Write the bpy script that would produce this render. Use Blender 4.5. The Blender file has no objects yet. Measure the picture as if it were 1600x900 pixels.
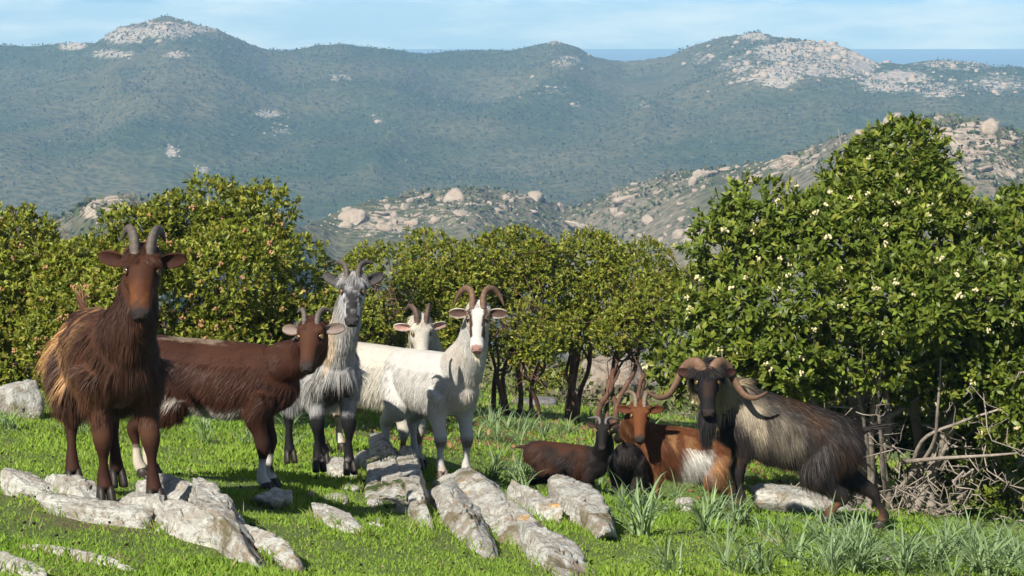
import bpy, math, random
import numpy as np
from mathutils import Vector, Matrix, Euler

# ------------------------------------------------------------------ camera, sky, sun, exposure
SC = bpy.context.scene
COL = SC.collection
FPX = 2986.0                      # focal length in pixels of the 1600-wide photograph
PITCH = math.atan(440.0 / FPX)    # camera looks slightly down
cam_data = bpy.data.cameras.new("camera")
cam_data.sensor_width = 36.0
cam_data.lens = 36.0 * FPX / 1600.0
cam_data.clip_start = 0.1
cam_data.clip_end = 60000.0
cam = bpy.data.objects.new("camera", cam_data)
COL.objects.link(cam)
cam.location = (0, 0, 0)
cam.rotation_euler = (math.pi / 2 - PITCH, 0, 0)
SC.camera = cam

SUN_DIR = Vector((0.80, 1.38, -1.30)).normalized()      # the way the light travels
sun_data = bpy.data.lights.new("sun", 'SUN')
sun_data.energy = 5.0
sun_data.angle = math.radians(0.53)
sun_data.color = (1.0, 0.93, 0.82)
sun = bpy.data.objects.new("sun", sun_data)
COL.objects.link(sun)
sun.location = (-8, -14, 12)
sun.rotation_euler = SUN_DIR.to_track_quat('-Z', 'Y').to_euler()

world = bpy.data.worlds.new("World")
SC.world = world
world.use_nodes = True
wn, wl = world.node_tree.nodes, world.node_tree.links
wn.clear()
w_out = wn.new("ShaderNodeOutputWorld")
w_bg = wn.new("ShaderNodeBackground")
w_bg.inputs["Strength"].default_value = 0.058
w_sky = wn.new("ShaderNodeTexSky")
w_sky.sky_type = 'NISHITA'
w_sky.sun_disc = False
w_sky.sun_elevation = math.asin(-SUN_DIR.z)
w_sky.sun_rotation = math.atan2(-SUN_DIR.x, -SUN_DIR.y)
w_sky.altitude = 8000
w_sky.air_density = 1.0
w_sky.dust_density = 0.0
w_sky.ozone_density = 8.0
# thin streaky fair-weather clouds all over the sky
w_co = wn.new("ShaderNodeTexCoord")
w_map = wn.new("ShaderNodeMapping")
w_map.inputs["Scale"].default_value = (4.0, 4.0, 26.0)
w_n = wn.new("ShaderNodeTexNoise")
w_n.inputs["Scale"].default_value = 2.6
w_n.inputs["Detail"].default_value = 6
w_n.inputs["Roughness"].default_value = 0.6
w_r = wn.new("ShaderNodeValToRGB")
w_r.color_ramp.elements[0].position = 0.45
w_r.color_ramp.elements[0].color = (0, 0, 0, 1)
w_r.color_ramp.elements[1].position = 0.72
w_r.color_ramp.elements[1].color = (0.75, 0.75, 0.75, 1)
w_mix = wn.new("ShaderNodeMix")
w_mix.data_type = 'RGBA'
wl.new(w_co.outputs["Generated"], w_map.inputs["Vector"])
wl.new(w_map.outputs["Vector"], w_n.inputs["Vector"])
wl.new(w_n.outputs["Fac"], w_r.inputs["Fac"])
wl.new(w_r.outputs["Color"], w_mix.inputs["Factor"])
wl.new(w_sky.outputs["Color"], w_mix.inputs["A"])
w_mix.inputs["B"].default_value = (11.5, 13.4, 15.0, 1)
wl.new(w_mix.outputs["Result"], w_bg.inputs["Color"])
wl.new(w_bg.outputs["Background"], w_out.inputs["Surface"])

SC.view_settings.view_transform = 'Standard'
SC.view_settings.look = 'None'
SC.view_settings.exposure = 0.70
SC.view_settings.gamma = 1.0
SC.view_settings.use_curve_mapping = False
SC.render.engine = 'CYCLES'
SC.cycles.use_denoising = True
SC.cycles.max_bounces = 8
SC.cycles.diffuse_bounces = 3
SC.cycles.glossy_bounces = 2
SC.cycles.transmission_bounces = 3
SC.cycles.volume_bounces = 6
SC.cycles.transparent_max_bounces = 6

# ------------------------------------------------------------------ helpers
RNG = np.random.default_rng(7)


def ray(px, py):
    """direction through a pixel of the 1600x900 photograph, scaled to unit depth along +Y"""
    cx, cy = (px - 800.0) / FPX, (450.0 - py) / FPX
    c, s = math.cos(PITCH), math.sin(PITCH)
    y, z = c + cy * s, -s + cy * c
    return np.array([cx / y, 1.0, z / y])


def P(px, py, d):
    return ray(px, py) * d


def nrm(a):
    a = np.asarray(a, float)
    return a / np.maximum(np.linalg.norm(a, axis=-1, keepdims=True), 1e-9)


def _hash(ix, iy, iz, seed):
    h = (ix.astype(np.int64) * 374761393 + iy.astype(np.int64) * 668265263 + iz.astype(np.int64) * 2147483647 + seed * 974634777) & 0xFFFFFFFF
    h = ((h ^ (h >> 13)) * 1274126177) & 0xFFFFFFFF
    h = ((h ^ (h >> 16)) * 2246822519) & 0xFFFFFFFF
    return ((h ^ (h >> 15)) & 0xFFFFFF) / float(0xFFFFFF)


def vnoise(p, seed=0):
    """value noise in 0..1 at Nx3 points"""
    p = np.asarray(p, float)
    i = np.floor(p).astype(np.int64)
    f = p - i
    f = f * f * f * (f * (f * 6 - 15) + 10)
    out = 0
    for dx in (0, 1):
        wx = f[:, 0] if dx else 1 - f[:, 0]
        for dy in (0, 1):
            wy = f[:, 1] if dy else 1 - f[:, 1]
            for dz in (0, 1):
                wz = f[:, 2] if dz else 1 - f[:, 2]
                out = out + wx * wy * wz * _hash(i[:, 0] + dx, i[:, 1] + dy, i[:, 2] + dz, seed)
    return out


def fbm(p, seed=0, oct=4, gain=0.5):
    p = np.asarray(p, float)
    a, s, t = 1.0, 0.0, 0.0
    for k in range(oct):
        s = s + a * (vnoise(p * 2 ** k + 17.3 * k, seed + k) * 2 - 1)
        t += a
        a *= gain
    return s / t


def make_mesh(name, V, F, mat=None, col=None, smooth=False):
    """F: one array, or a list of arrays, of tris / quads"""
    me = bpy.data.meshes.new(name)
    V = np.ascontiguousarray(V, np.float32)
    if not isinstance(F, list):
        F = [F]
    F = [np.asarray(f, np.int32) for f in F if len(f)]
    loops = np.concatenate([f.ravel() for f in F])
    sizes = np.concatenate([np.full(len(f), f.shape[1], np.int32) for f in F])
    starts = np.concatenate([[0], np.cumsum(sizes)[:-1]]).astype(np.int32)
    me.vertices.add(len(V))
    me.vertices.foreach_set("co", V.ravel())
    me.loops.add(len(loops))
    me.loops.foreach_set("vertex_index", loops.astype(np.int32))
    me.polygons.add(len(sizes))
    me.polygons.foreach_set("loop_start", starts)
    if smooth:
        me.polygons.foreach_set("use_smooth", np.ones(len(sizes), bool))
    me.update(calc_edges=True)
    if col is not None:
        at = me.color_attributes.new("Col", 'FLOAT_COLOR', 'POINT')
        c = np.ones((len(V), 4), np.float32)
        c[:, :3] = col
        at.data.foreach_set("color", c.ravel())
    if mat is not None:
        me.materials.append(mat)
    return me


def link(name, me, parent=None, loc=None):
    o = bpy.data.objects.new(name, me)
    COL.objects.link(o)
    if parent is not None:
        o.parent = parent
    if loc is not None:
        o.location = tuple(loc)
    return o


def tag(o, label=None, cat=None, group=None, kind=None):
    for k, v in (("label", label), ("category", cat), ("group", group), ("kind", kind)):
        if v is not None:
            o[k] = v
    return o


def empty(name, loc=(0, 0, 0), rz=0.0):
    o = bpy.data.objects.new(name, None)
    COL.objects.link(o)
    o.location = tuple(loc)
    o.rotation_euler = (0, 0, rz)
    o.empty_display_size = 0.2
    return o


class Build:
    """collects verts and faces (with a colour) into one mesh"""
    def __init__(self):
        self.V, self.T, self.Q, self.C, self.n = [], [], [], [], 0

    def add(self, V, F, col=None):
        V = np.asarray(V, float)
        F = F if isinstance(F, list) else [F]
        for f in F:
            f = np.asarray(f, int)
            if len(f):
                (self.T if f.shape[1] == 3 else self.Q).append(f + self.n)
        self.V.append(V)
        c = np.zeros((len(V), 3)) + (np.asarray(col, float) if col is not None else 0.5)
        self.C.append(c)
        self.n += len(V)

    def mesh(self, name, mat, smooth=False, offset=None):
        V = np.concatenate(self.V)
        if offset is not None:
            V = V - np.asarray(offset)
        F = [np.concatenate(x) for x in (self.T, self.Q) if x]
        return make_mesh(name, V, F, mat, np.concatenate(self.C), smooth)


def frames(pts, hint):
    pts = np.asarray(pts, float)
    t = nrm(np.gradient(pts, axis=0))
    h = np.asarray(hint, float)
    if h.ndim == 1:
        h = np.tile(h, (len(pts), 1))
    side = nrm(np.cross(t, h))
    up = np.cross(side, t)
    return t, side, up


def tube(pts, ra, rb=None, hint=(0, 0, 1), n=12, power=2.0, cap=True):
    """loft of elliptical rings: ra half width sideways, rb half height along the hint"""
    pts = np.asarray(pts, float)
    ra = np.asarray(ra, float)
    rb = ra if rb is None else np.asarray(rb, float)
    t, side, up = frames(pts, hint)
    a = np.linspace(0, 2 * math.pi, n, endpoint=False)
    ca, sa = np.cos(a), np.sin(a)
    if power != 2.0:
        ca = np.sign(ca) * np.abs(ca) ** (2 / power)
        sa = np.sign(sa) * np.abs(sa) ** (2 / power)
    V = (pts[:, None] + side[:, None] * (ra[:, None] * ca)[..., None] + up[:, None] * (rb[:, None] * sa)[..., None]).reshape(-1, 3)
    m = len(pts)
    i = np.arange(m - 1)[:, None] * n
    j = np.arange(n)[None]
    k = (j + 1) % n
    Q = np.stack([i + j, i + k, i + n + k, i + n + j], -1).reshape(-1, 4)
    F = [Q]
    if cap:
        V = np.vstack([V, pts[0] - t[0] * 0.3 * min(ra[0], rb[0]), pts[-1] + t[-1] * 0.3 * min(ra[-1], rb[-1])])
        j = np.arange(n)
        k = (j + 1) % n
        T = np.vstack([np.stack([np.full(n, m * n), k, j], -1), np.stack([np.full(n, m * n + 1), (m - 1) * n + j, (m - 1) * n + k], -1)])
        F.append(T)
    return V, F


def resample(pts, n):
    """smooth curve (Catmull-Rom) through control points; works on any number of columns"""
    p = np.asarray(pts, float)
    m = len(p)
    q = np.vstack([2 * p[0] - p[1], p, 2 * p[-1] - p[-2]])
    u = np.linspace(0, m - 1 - 1e-9, n)
    i = u.astype(int)
    f = (u - i)[:, None]
    a, b, c, d = q[i], q[i + 1], q[i + 2], q[i + 3]
    return 0.5 * ((2 * b) + (c - a) * f + (2 * a - 5 * b + 4 * c - d) * f ** 2 + (3 * b - a - 3 * c + d) * f ** 3)


def sphere(c, r, n=14, m=8, axes=None):
    a = np.linspace(0, 2 * math.pi, n, endpoint=False)
    b = np.linspace(0, math.pi, m + 1)[1:-1]
    V = np.array([[math.sin(y) * math.cos(x), math.sin(y) * math.sin(x), math.cos(y)] for y in b for x in a] + [[0, 0, 1], [0, 0, -1]])
    V = V * np.asarray(r, float)
    if axes is not None:
        V = V @ np.asarray(axes, float)
    V = V + np.asarray(c, float)
    Q, T = [], []
    for y in range(m - 2):
        for x in range(n):
            x2 = (x + 1) % n
            Q.append([y * n + x, (y + 1) * n + x, (y + 1) * n + x2, y * n + x2])
    top, bot = (m - 1) * n, (m - 1) * n + 1
    for x in range(n):
        x2 = (x + 1) % n
        T.append([top, x, x2])
        T.append([bot, (m - 2) * n + x2, (m - 2) * n + x])
    return V, [np.array(T), np.array(Q)]


def strands(O, D1, D2, L, W, N, tipw=0.0):
    """bent tapering blades: O root, D1 / D2 lower and upper directions, L length, W root width, N facing normal. 5 verts, 1 quad + 1 tri"""
    side = nrm(np.cross(D1, N))
    hw = (W * 0.5)[:, None]
    mid = O + D1 * (L * 0.5)[:, None]
    tip = mid + D2 * (L * 0.5)[:, None]
    V = np.stack([O - side * hw, O + side * hw, mid + side * hw * 0.8, mid - side * hw * 0.8, tip], 1).reshape(-1, 3)
    b = np.arange(len(O))[:, None] * 5
    return V, [b + np.array([[3, 2, 4]]), b + np.array([[0, 1, 2, 3]])]


def leaves(O, D, N, L, W, bend=0.15):
    """lens-shaped leaves: 6 verts, 2 tris + 1 quad, folded and drooping a little"""
    side = nrm(np.cross(D, N))
    up = np.cross(side, D)
    L, W = L[:, None], W[:, None]
    a = O + D * L * 0.38 + up * L * bend * 0.5
    b = O + D * L * 0.72 + up * L * bend * 0.3
    tip = O + D * L - up * L * bend * 0.5
    V = np.stack([O, a - side * W * 0.5, a + side * W * 0.5, b - side * W * 0.42, b + side * W * 0.42, tip], 1).reshape(-1, 3)
    k = np.arange(len(O))[:, None] * 6
    T = np.concatenate([k + np.array([[0, 2, 1]]), k + np.array([[3, 4, 5]])])
    return V, [T, k + np.array([[1, 2, 4, 3]])]


def kites(O, D, N, L, W, bend=0.15):
    """small far leaves: 4 verts, 2 tris folded along the midrib"""
    side = nrm(np.cross(D, N))
    up = np.cross(side, D)
    L, W = L[:, None], W[:, None]
    a = O + D * L * 0.5 + up * L * bend * 0.5
    V = np.stack([O, a + side * W * 0.5, O + D * L - up * L * bend * 0.3, a - side * W * 0.5], 1).reshape(-1, 3)
    k = np.arange(len(O))[:, None] * 4
    return V, [np.concatenate([k + np.array([[0, 1, 2]]), k + np.array([[0, 2, 3]])])]


# ------------------------------------------------------------------ materials
def new_mat(name):
    m = bpy.data.materials.new(name)
    m.use_nodes = True
    nt = m.node_tree
    return m, nt.nodes, nt.links, nt.nodes["Principled BSDF"]


def noise_node(n, l, scale, detail=5, rough=0.55, vec=None, dist=0.0):
    t = n.new("ShaderNodeTexNoise")
    t.inputs["Scale"].default_value = scale
    t.inputs["Detail"].default_value = detail
    t.inputs["Roughness"].default_value = rough
    t.inputs["Distortion"].default_value = dist
    if vec is not None:
        l.new(vec, t.inputs["Vector"])
    return t.outputs["Fac"]


def ramp(n, l, fac, stops):
    r = n.new("ShaderNodeValToRGB")
    e = r.color_ramp.elements
    while len(e) < len(stops):
        e.new(0.5)
    for i, (p, c) in enumerate(stops):
        e[i].position = p
        c = (c, c, c) if isinstance(c, (int, float)) else c
        e[i].color = (*c, 1)
    l.new(fac, r.inputs["Fac"])
    return r.outputs["Color"]


def mix(n, l, fac, a, b, mode='MIX'):
    m = n.new("ShaderNodeMix")
    m.data_type = 'RGBA'
    m.blend_type = mode
    for sock, v in (("Factor", fac), ("A", a), ("B", b)):
        if isinstance(v, (int, float)):
            m.inputs[sock].default_value = v if sock == "Factor" else (v, v, v, 1)
        elif isinstance(v, tuple):
            m.inputs[sock].default_value = (*v, 1)
        else:
            l.new(v, m.inputs[sock])
    return m.outputs["Result"]


def bump(n, l, bsdf, height, strength=0.4, dist=0.02):
    b = n.new("ShaderNodeBump")
    b.inputs["Strength"].default_value = strength
    b.inputs["Distance"].default_value = dist
    l.new(height, b.inputs["Height"])
    l.new(b.outputs["Normal"], bsdf.inputs["Normal"])


def attr(n, name="Col"):
    a = n.new("ShaderNodeAttribute")
    a.attribute_name = name
    return a.outputs["Color"]


def col_mat(name, rough=0.5, spec=0.4, trans=0.0, vary=0.0, vscale=40.0, sheen=0.0):
    """colour from the mesh's own colours, with optional fine variation and thin-leaf translucency"""
    m, n, l, b = new_mat(name)
    c = attr(n)
    if vary:
        geo = n.new("ShaderNodeNewGeometry")
        f = noise_node(n, l, vscale, 3, 0.6, geo.outputs["Position"])
        c = mix(n, l, 1.0, c, ramp(n, l, f, [(0.25, 1 - vary), (0.75, 1.0)]), 'MULTIPLY')
    l.new(c, b.inputs["Base Color"])
    b.inputs["Roughness"].default_value = rough
    b.inputs["Specular IOR Level"].default_value = spec
    if sheen:
        b.inputs["Sheen Weight"].default_value = sheen
    if trans:
        t = n.new("ShaderNodeBsdfTranslucent")
        l.new(mix(n, l, 1.0, c, (1.0, 1.0, 0.45), 'MULTIPLY'), t.inputs["Color"])
        s = n.new("ShaderNodeMixShader")
        s.inputs["Fac"].default_value = trans
        l.new(b.outputs["BSDF"], s.inputs[1])
        l.new(t.outputs["BSDF"], s.inputs[2])
        l.new(s.outputs["Shader"], n["Material Output"].inputs["Surface"])
    return m


def rock_mat(name, base=(0.30, 0.28, 0.25), lichen=(0.50, 0.505, 0.465), dark=(0.07, 0.065, 0.06), warm=(0.27, 0.20, 0.14), scale=1.0, moss=True):
    m, n, l, b = new_mat(name)
    tc = n.new("ShaderNodeTexCoord")
    v = tc.outputs["Object"]
    big = noise_node(n, l, 5 * scale, 6, 0.65, v, 0.4)
    fine = noise_node(n, l, 38 * scale, 6, 0.7, v)
    mid = noise_node(n, l, 13 * scale, 6, 0.7, v, 0.8)
    c = mix(n, l, ramp(n, l, big, [(0.42, 0.0), (0.62, 1.0)]), base, warm)
    c = mix(n, l, ramp(n, l, mid, [(0.46, 0.0), (0.54, 0.9)]), c, lichen)
    c = mix(n, l, ramp(n, l, fine, [(0.36, 0.75), (0.47, 0.0)]), c, dark)
    c = mix(n, l, ramp(n, l, noise_node(n, l, 70 * scale, 4, 0.7, v), [(0.3, 0.0), (0.7, 0.45)]), c, tuple(min(0.6, 1.05 * q) for q in lichen))
    if moss:
        spot = noise_node(n, l, 7.3 * scale, 5, 0.7, v, 1.5)
        c = mix(n, l, ramp(n, l, spot, [(0.66, 0.0), (0.68, 1.0)]), c, (0.52, 0.25, 0.02))
        c = mix(n, l, ramp(n, l, noise_node(n, l, 4.1 * scale, 6, 0.7, v, 0.5), [(0.55, 0.0), (0.63, 0.8)]), c, (0.13, 0.105, 0.045))
        if moss == 2:
            c = mix(n, l, ramp(n, l, noise_node(n, l, 4.5 * scale, 6, 0.75, v, 0.3), [(0.57, 0.0), (0.60, 1.0)]), c, (0.045, 0.075, 0.012))
    l.new(c, b.inputs["Base Color"])
    b.inputs["Roughness"].default_value = 0.92
    b.inputs["Specular IOR Level"].default_value = 0.2
    h = mix(n, l, 0.5, mid, fine)
    bump(n, l, b, h, 1.0, 0.035 / scale)
    return m


def bark_mat(name, a, b2, scale=14.0):
    m, n, l, b = new_mat(name)
    geo = n.new("ShaderNodeNewGeometry")
    f = noise_node(n, l, scale, 6, 0.7, geo.outputs["Position"], 0.5)
    l.new(ramp(n, l, f, [(0.3, a), (0.7, b2)]), b.inputs["Base Color"])
    b.inputs["Roughness"].default_value = 0.85
    bump(n, l, b, noise_node(n, l, scale * 3, 5, 0.7, geo.outputs["Position"]), 0.7, 0.01)
    return m


M_LEAF = col_mat("leaf", rough=0.42, spec=0.28, trans=0.30)
M_GRASS = col_mat("grass_blade", rough=0.7, spec=0.1, trans=0.35)
M_STRAP = col_mat("strap_leaf", rough=0.5, spec=0.35, trans=0.25)
M_FUR = col_mat("goat_hair", rough=0.48, spec=0.2)
M_SKIN = col_mat("goat_coat", rough=0.7, spec=0.1, vary=0.3, vscale=160)
M_HOOF = col_mat("hoof_horn", rough=0.5, spec=0.3, vary=0.4, vscale=120)
M_HORN = col_mat("horn", rough=0.62, spec=0.25, vary=0.45, vscale=150)
M_WET = col_mat("wet_nose_and_eye", rough=0.2, spec=0.5)
M_ROCK = rock_mat("lichen_rock")
M_ROCKM = rock_mat("lichen_rock_mossy", moss=2)
M_ROCKD = rock_mat("boulder_stone_painted_shade", base=(0.15, 0.145, 0.14), lichen=(0.21, 0.205, 0.20), warm=(0.14, 0.11, 0.09), scale=0.5)  # the trees' shade on the boulder is painted into this darker stone colour
M_GRANITE = rock_mat("weathered_granite", base=(0.30, 0.25, 0.195), lichen=(0.34, 0.30, 0.25), warm=(0.30, 0.21, 0.14), dark=(0.12, 0.10, 0.085), scale=0.12, moss=False)
M_BARKR = bark_mat("red_brown_bark", (0.05, 0.025, 0.018), (0.17, 0.085, 0.055))
M_BARKG = bark_mat("grey_dry_bark", (0.15, 0.125, 0.105), (0.38, 0.33, 0.28))

# ------------------------------------------------------------------ the ground and the land behind it
BASIN = (P(985, 700, 11.4)[0], 11.5)


def ground(x, y):
    x, y = np.atleast_1d(np.asarray(x, float)), np.atleast_1d(np.asarray(y, float))
    z = -0.942 - 0.12 * x - 0.1624 * y
    z = z - 0.035 * np.maximum(np.abs(x) - 4.5, 0) ** 1.5 * 0.3
    r2 = ((x - BASIN[0]) / 1.15) ** 2 + ((y - BASIN[1]) / 0.95) ** 2
    z = z - 0.22 * np.exp(-r2 ** 2)
    q = np.stack([x, y, 0 * x], -1)
    z = z + 0.05 * fbm(q * 0.7, 3, 3) + 0.012 * fbm(q * 4.0, 5, 2)
    return z


def g1(x, y):
    return float(ground(x, y)[0])


def grid_faces(nx, ny):
    i = np.arange(ny - 1)[:, None] * nx
    j = np.arange(nx - 1)[None]
    return np.stack([i + j, i + j + 1, i + nx + j + 1, i + nx + j], -1).reshape(-1, 4)


# meadow soil under the grass
m_soil, n, l, b = new_mat("meadow_soil")
geo = n.new("ShaderNodeNewGeometry")
f1 = noise_node(n, l, 1.1, 6, 0.65, geo.outputs["Position"])
f2 = noise_node(n, l, 30, 5, 0.7, geo.outputs["Position"])
c = mix(n, l, ramp(n, l, noise_node(n, l, 75, 4, 0.75, geo.outputs["Position"]), [(0.38, 0.0), (0.62, 1.0)]), (0.045, 0.075, 0.014), (0.17, 0.24, 0.036))
c = mix(n, l, ramp(n, l, f1, [(0.55, 0.0), (0.68, 0.8)]), c, (0.13, 0.085, 0.05))
l.new(c, b.inputs["Base Color"])
b.inputs["Roughness"].default_value = 0.95
bump(n, l, b, f2, 1.0, 0.04)
xs = np.arange(-15, 15.01, 0.19)
ys = np.arange(1.5, 29.6, 0.19)
X, Y = np.meshgrid(xs, ys)
V = np.stack([X.ravel(), Y.ravel(), ground(X.ravel(), Y.ravel())], -1)
meadow = tag(link("meadow_ground", make_mesh("meadow_ground", V, grid_faces(len(xs), len(ys)), m_soil, smooth=True)), kind="structure")

# ---- middle hills: a valley below the meadow, then a granite ridge
HILL = np.array([(-900, 345, 300), (-300, 330, 300), (0, 338, 290), (60, 348, 290), (110, 330, 285), (150, 308, 280), (190, 303, 280), (260, 305, 290), (400, 345, 330), (470, 350, 380),
                 (520, 332, 400), (580, 314, 410), (650, 301, 420), (740, 294, 420), (820, 305, 430), (880, 326, 440), (930, 312, 440), (980, 292, 430), (1060, 272, 420),
                 (1140, 266, 410), (1200, 250, 400), (1270, 232, 390), (1340, 206, 380), (1400, 190, 372), (1480, 184, 365), (1560, 196, 360), (1640, 224, 360), (1900, 240, 360), (2500, 300, 360)], float)
FAR = np.array([(-900, 90, 1150), (-300, 76, 1120), (0, 69, 1100), (60, 69, 1100), (110, 66, 1090), (150, 66, 1080), (170, 50, 1075), (188, 41, 1075), (222, 35, 1075), (245, 27, 1070), (262, 23, 1070), (280, 30, 1070), (300, 36, 1072),
                (345, 49, 1075), (385, 66, 1080), (420, 79, 1090), (450, 79, 1100), (500, 68, 1110), (535, 67, 1110), (600, 75, 1120), (670, 84, 1140), (740, 78, 1150), (800, 77, 1150), (845, 69, 1150), (868, 61, 1150), (895, 70, 1150),
                (925, 87, 1160), (975, 96, 1180), (1040, 87, 1160), (1080, 70, 1130), (1120, 58, 1110), (1180, 49, 1090), (1215, 59, 1080), (1265, 63, 1070), (1310, 70, 1060), (1340, 82, 1050), (1370, 95, 1045), (1410, 98, 1040),
                (1470, 92, 1035), (1510, 96, 1035), (1560, 105, 1030), (1590, 104, 1030), (1640, 112, 1030), (1900, 100, 1040), (2500, 130, 1050)], float)


def px_to_u(px):
    return (px - 800.0) / FPX / math.cos(PITCH) * 1.0


def ridge_of(tab):
    zr = np.array([P(a, b_, c_)[2] for a, b_, c_ in tab])
    ur = np.array([ray(a, b_)[0] for a, b_, c_ in tab])
    return lambda u: (np.interp(u, ur, tab[:, 2]), np.interp(u, ur, zr))


hill_ridge, far_ridge = ridge_of(HILL), ridge_of(FAR)


def sstep(a, b_, x):
    t = np.clip((x - a) / (b_ - a), 0, 1)
    return t * t * (3 - 2 * t)


def hill_z(u, d):
    u, d = np.broadcast_arrays(np.asarray(u, float), np.asarray(d, float))
    dr, zr = hill_ridge(u)
    x = u * d
    q = np.stack([x, d, 0 * d], -1).reshape(-1, 3)
    zm = -0.942 - 0.12 * np.clip(x, -8, 8) - 0.1624 * 29.5 - 0.35
    dv = dr - 150
    zv = zr - 46
    fall = zm + (zv - zm) * np.clip((d - 29.0) / (dv - 29.0), 0, 1) ** 1.25
    t = np.clip((d - dv) / (dr - dv), 0, 1)
    rise = zv + (zr - zv) * (0.35 * t + 0.65 * np.sin(t * math.pi / 2) ** 1.4)
    back = zr - 0.22 * (d - dr) - 0.00045 * (d - dr) ** 2 * (d > dr)
    z = np.where(d < dv, fall, np.where(d < dr, rise, back))
    a = sstep(40, 120, d)
    nn = (3.2 * fbm(q / 55.0, 21, 3) * (1 - 0.75 * np.exp(-((d.reshape(-1) - dr.reshape(-1)) / 25) ** 2)) + 0.7 * fbm(q / 9.0, 25, 3) + 0.25 * fbm(q / 2.5, 28, 2)).reshape(d.shape)
    z = z + a * nn + (1 - a) * 0.12 * fbm(q / 1.5, 31, 3).reshape(d.shape)
    return np.maximum(z, -84 + 0 * z)


def far_z(u, d):
    u, d = np.broadcast_arrays(np.asarray(u, float), np.asarray(d, float))
    dr, zr = far_ridge(u)
    x = u * d
    q = np.stack([x, d, 0 * d], -1).reshape(-1, 3)
    zv = -72.0 + 6 * np.sin(u * 6.0)
    dv = 690.0 + 40 * np.sin(u * 9 + 1.0)
    t = np.clip((d - dv) / (dr - dv), 0, 1)
    rise = zv + (zr - zv) * (0.62 * t + 0.38 * t * t)
    back = zr - 0.30 * (d - dr)
    z = np.where(d < dr, rise, back)
    env = (np.sin(np.clip(t, 0, 1) * math.pi) + 0.04) * (d < dr) + 0.04 * (d >= dr)
    gull = (1 - np.abs(fbm(np.stack([x / 105.0, d / 210.0, 0 * d], -1).reshape(-1, 3), 43, 3))).reshape(d.shape) - 0.75
    z = z + env * (24 * gull + 10 * fbm(q / 150.0, 41, 3).reshape(d.shape))
    z = z + 0.9 * fbm(q / 14.0, 47, 3).reshape(d.shape)
    return np.maximum(z, -84 + 0 * z)


def land_mat(name, dark, light, grey, rock, s):
    m, n, l, b = new_mat(name)
    geo = n.new("ShaderNodeNewGeometry")
    p = geo.outputs["Position"]
    big = noise_node(n, l, 0.012 * s, 5, 0.6, p)
    mid = noise_node(n, l, 0.10 * s, 6, 0.75, p)
    vor = n.new("ShaderNodeTexVoronoi")
    vor.inputs["Scale"].default_value = 0.34 * s
    vor.inputs["Randomness"].default_value = 1.0
    l.new(p, vor.inputs["Vector"])
    c = mix(n, l, ramp(n, l, mid, [(0.35, 0.0), (0.65, 1.0)]), dark, light)
    c = mix(n, l, ramp(n, l, big, [(0.43, 0.0), (0.58, 0.9)]), c, grey)
    c = mix(n, l, ramp(n, l, vor.outputs["Distance"], [(0.15, 0.7), (0.75, 0.0)]), c, dark)
    sp = noise_node(n, l, 0.33 * s, 5, 0.75, p)
    at = attr(n, "Col")
    th = n.new("ShaderNodeMath")
    th.operation = 'MULTIPLY_ADD'
    l.new(at, th.inputs[0])
    th.inputs[1].default_value = 0.55
    l.new(sp, th.inputs[2])
    rc = mix(n, l, ramp(n, l, noise_node(n, l, 0.5 * s, 6, 0.75, p), [(0.38, 0.0), (0.6, 1.0)]), tuple(0.55 * v for v in rock), rock)
    c = mix(n, l, ramp(n, l, th.outputs[0], [(0.70, 0.0), (0.78, 1.0)]), c, rc)
    l.new(c, b.inputs["Base Color"])
    b.inputs["Roughness"].default_value = 1.0
    b.inputs["Specular IOR Level"].default_value = 0.05
    h = mix(n, l, 0.5, vor.outputs["Distance"], mid)
    bump(n, l, b, h, 1.0, 2.0 / s)
    return m


def bands(tab, blobs, q):
    """rock mask 0..1 from elliptical outcrops given as (px, py, rx, ry, weight)"""
    out = np.zeros(len(q))
    for (cx, cy, rx, ry, w) in blobs:
        out = np.maximum(out, w * np.exp(-(((q[:, 0] - cx) / rx) ** 2 + ((q[:, 1] - cy) / ry) ** 2) ** 1.5))
    return out


def to_px(V):
    c, s = math.cos(PITCH), math.sin(PITCH)
    dep = V[:, 1] * c - V[:, 2] * s
    up = V[:, 1] * s + V[:, 2] * c
    return np.stack([800 + FPX * V[:, 0] / dep, 450 - FPX * up / dep], -1)


# middle hills mesh
us = np.linspace(-0.62, 0.62, 340)
ds = np.concatenate([np.geomspace(29.2, 180, 50), np.linspace(184, 470, 110), np.linspace(480, 760, 24)])
U, D = np.meshgrid(us, ds)
Z = hill_z(U, D)
V = np.stack([(U * D).ravel(), D.ravel(), Z.ravel()], -1)
pxy = to_px(V)
hmask = bands(HILL, [(1490, 222, 95, 34, 0.75), (1350, 205, 60, 22, 0.5), (1090, 368, 40, 22, 0.6), (160, 325, 40, 22, 0.8), (20, 340, 40, 14, 0.7), (700, 330, 160, 40, 0.35), (1000, 300, 120, 35, 0.35), (1530, 262, 90, 30, 0.5), (600, 345, 70, 30, 0.5), (1230, 250, 60, 22, 0.5)], pxy)
hmask = np.clip(hmask + 0.12 * fbm(V / 18.0, 61, 3), 0, 1)
m_hill = land_mat("maquis_hill", (0.045, 0.055, 0.028), (0.12, 0.125, 0.065), (0.19, 0.165, 0.125), (0.40, 0.34, 0.27), 1.5)
hills = tag(link("granite_hills", make_mesh("granite_hills", V, grid_faces(len(us), len(ds)), m_hill, col=hmask[:, None].repeat(3, 1), smooth=True)), kind="structure")

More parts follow.
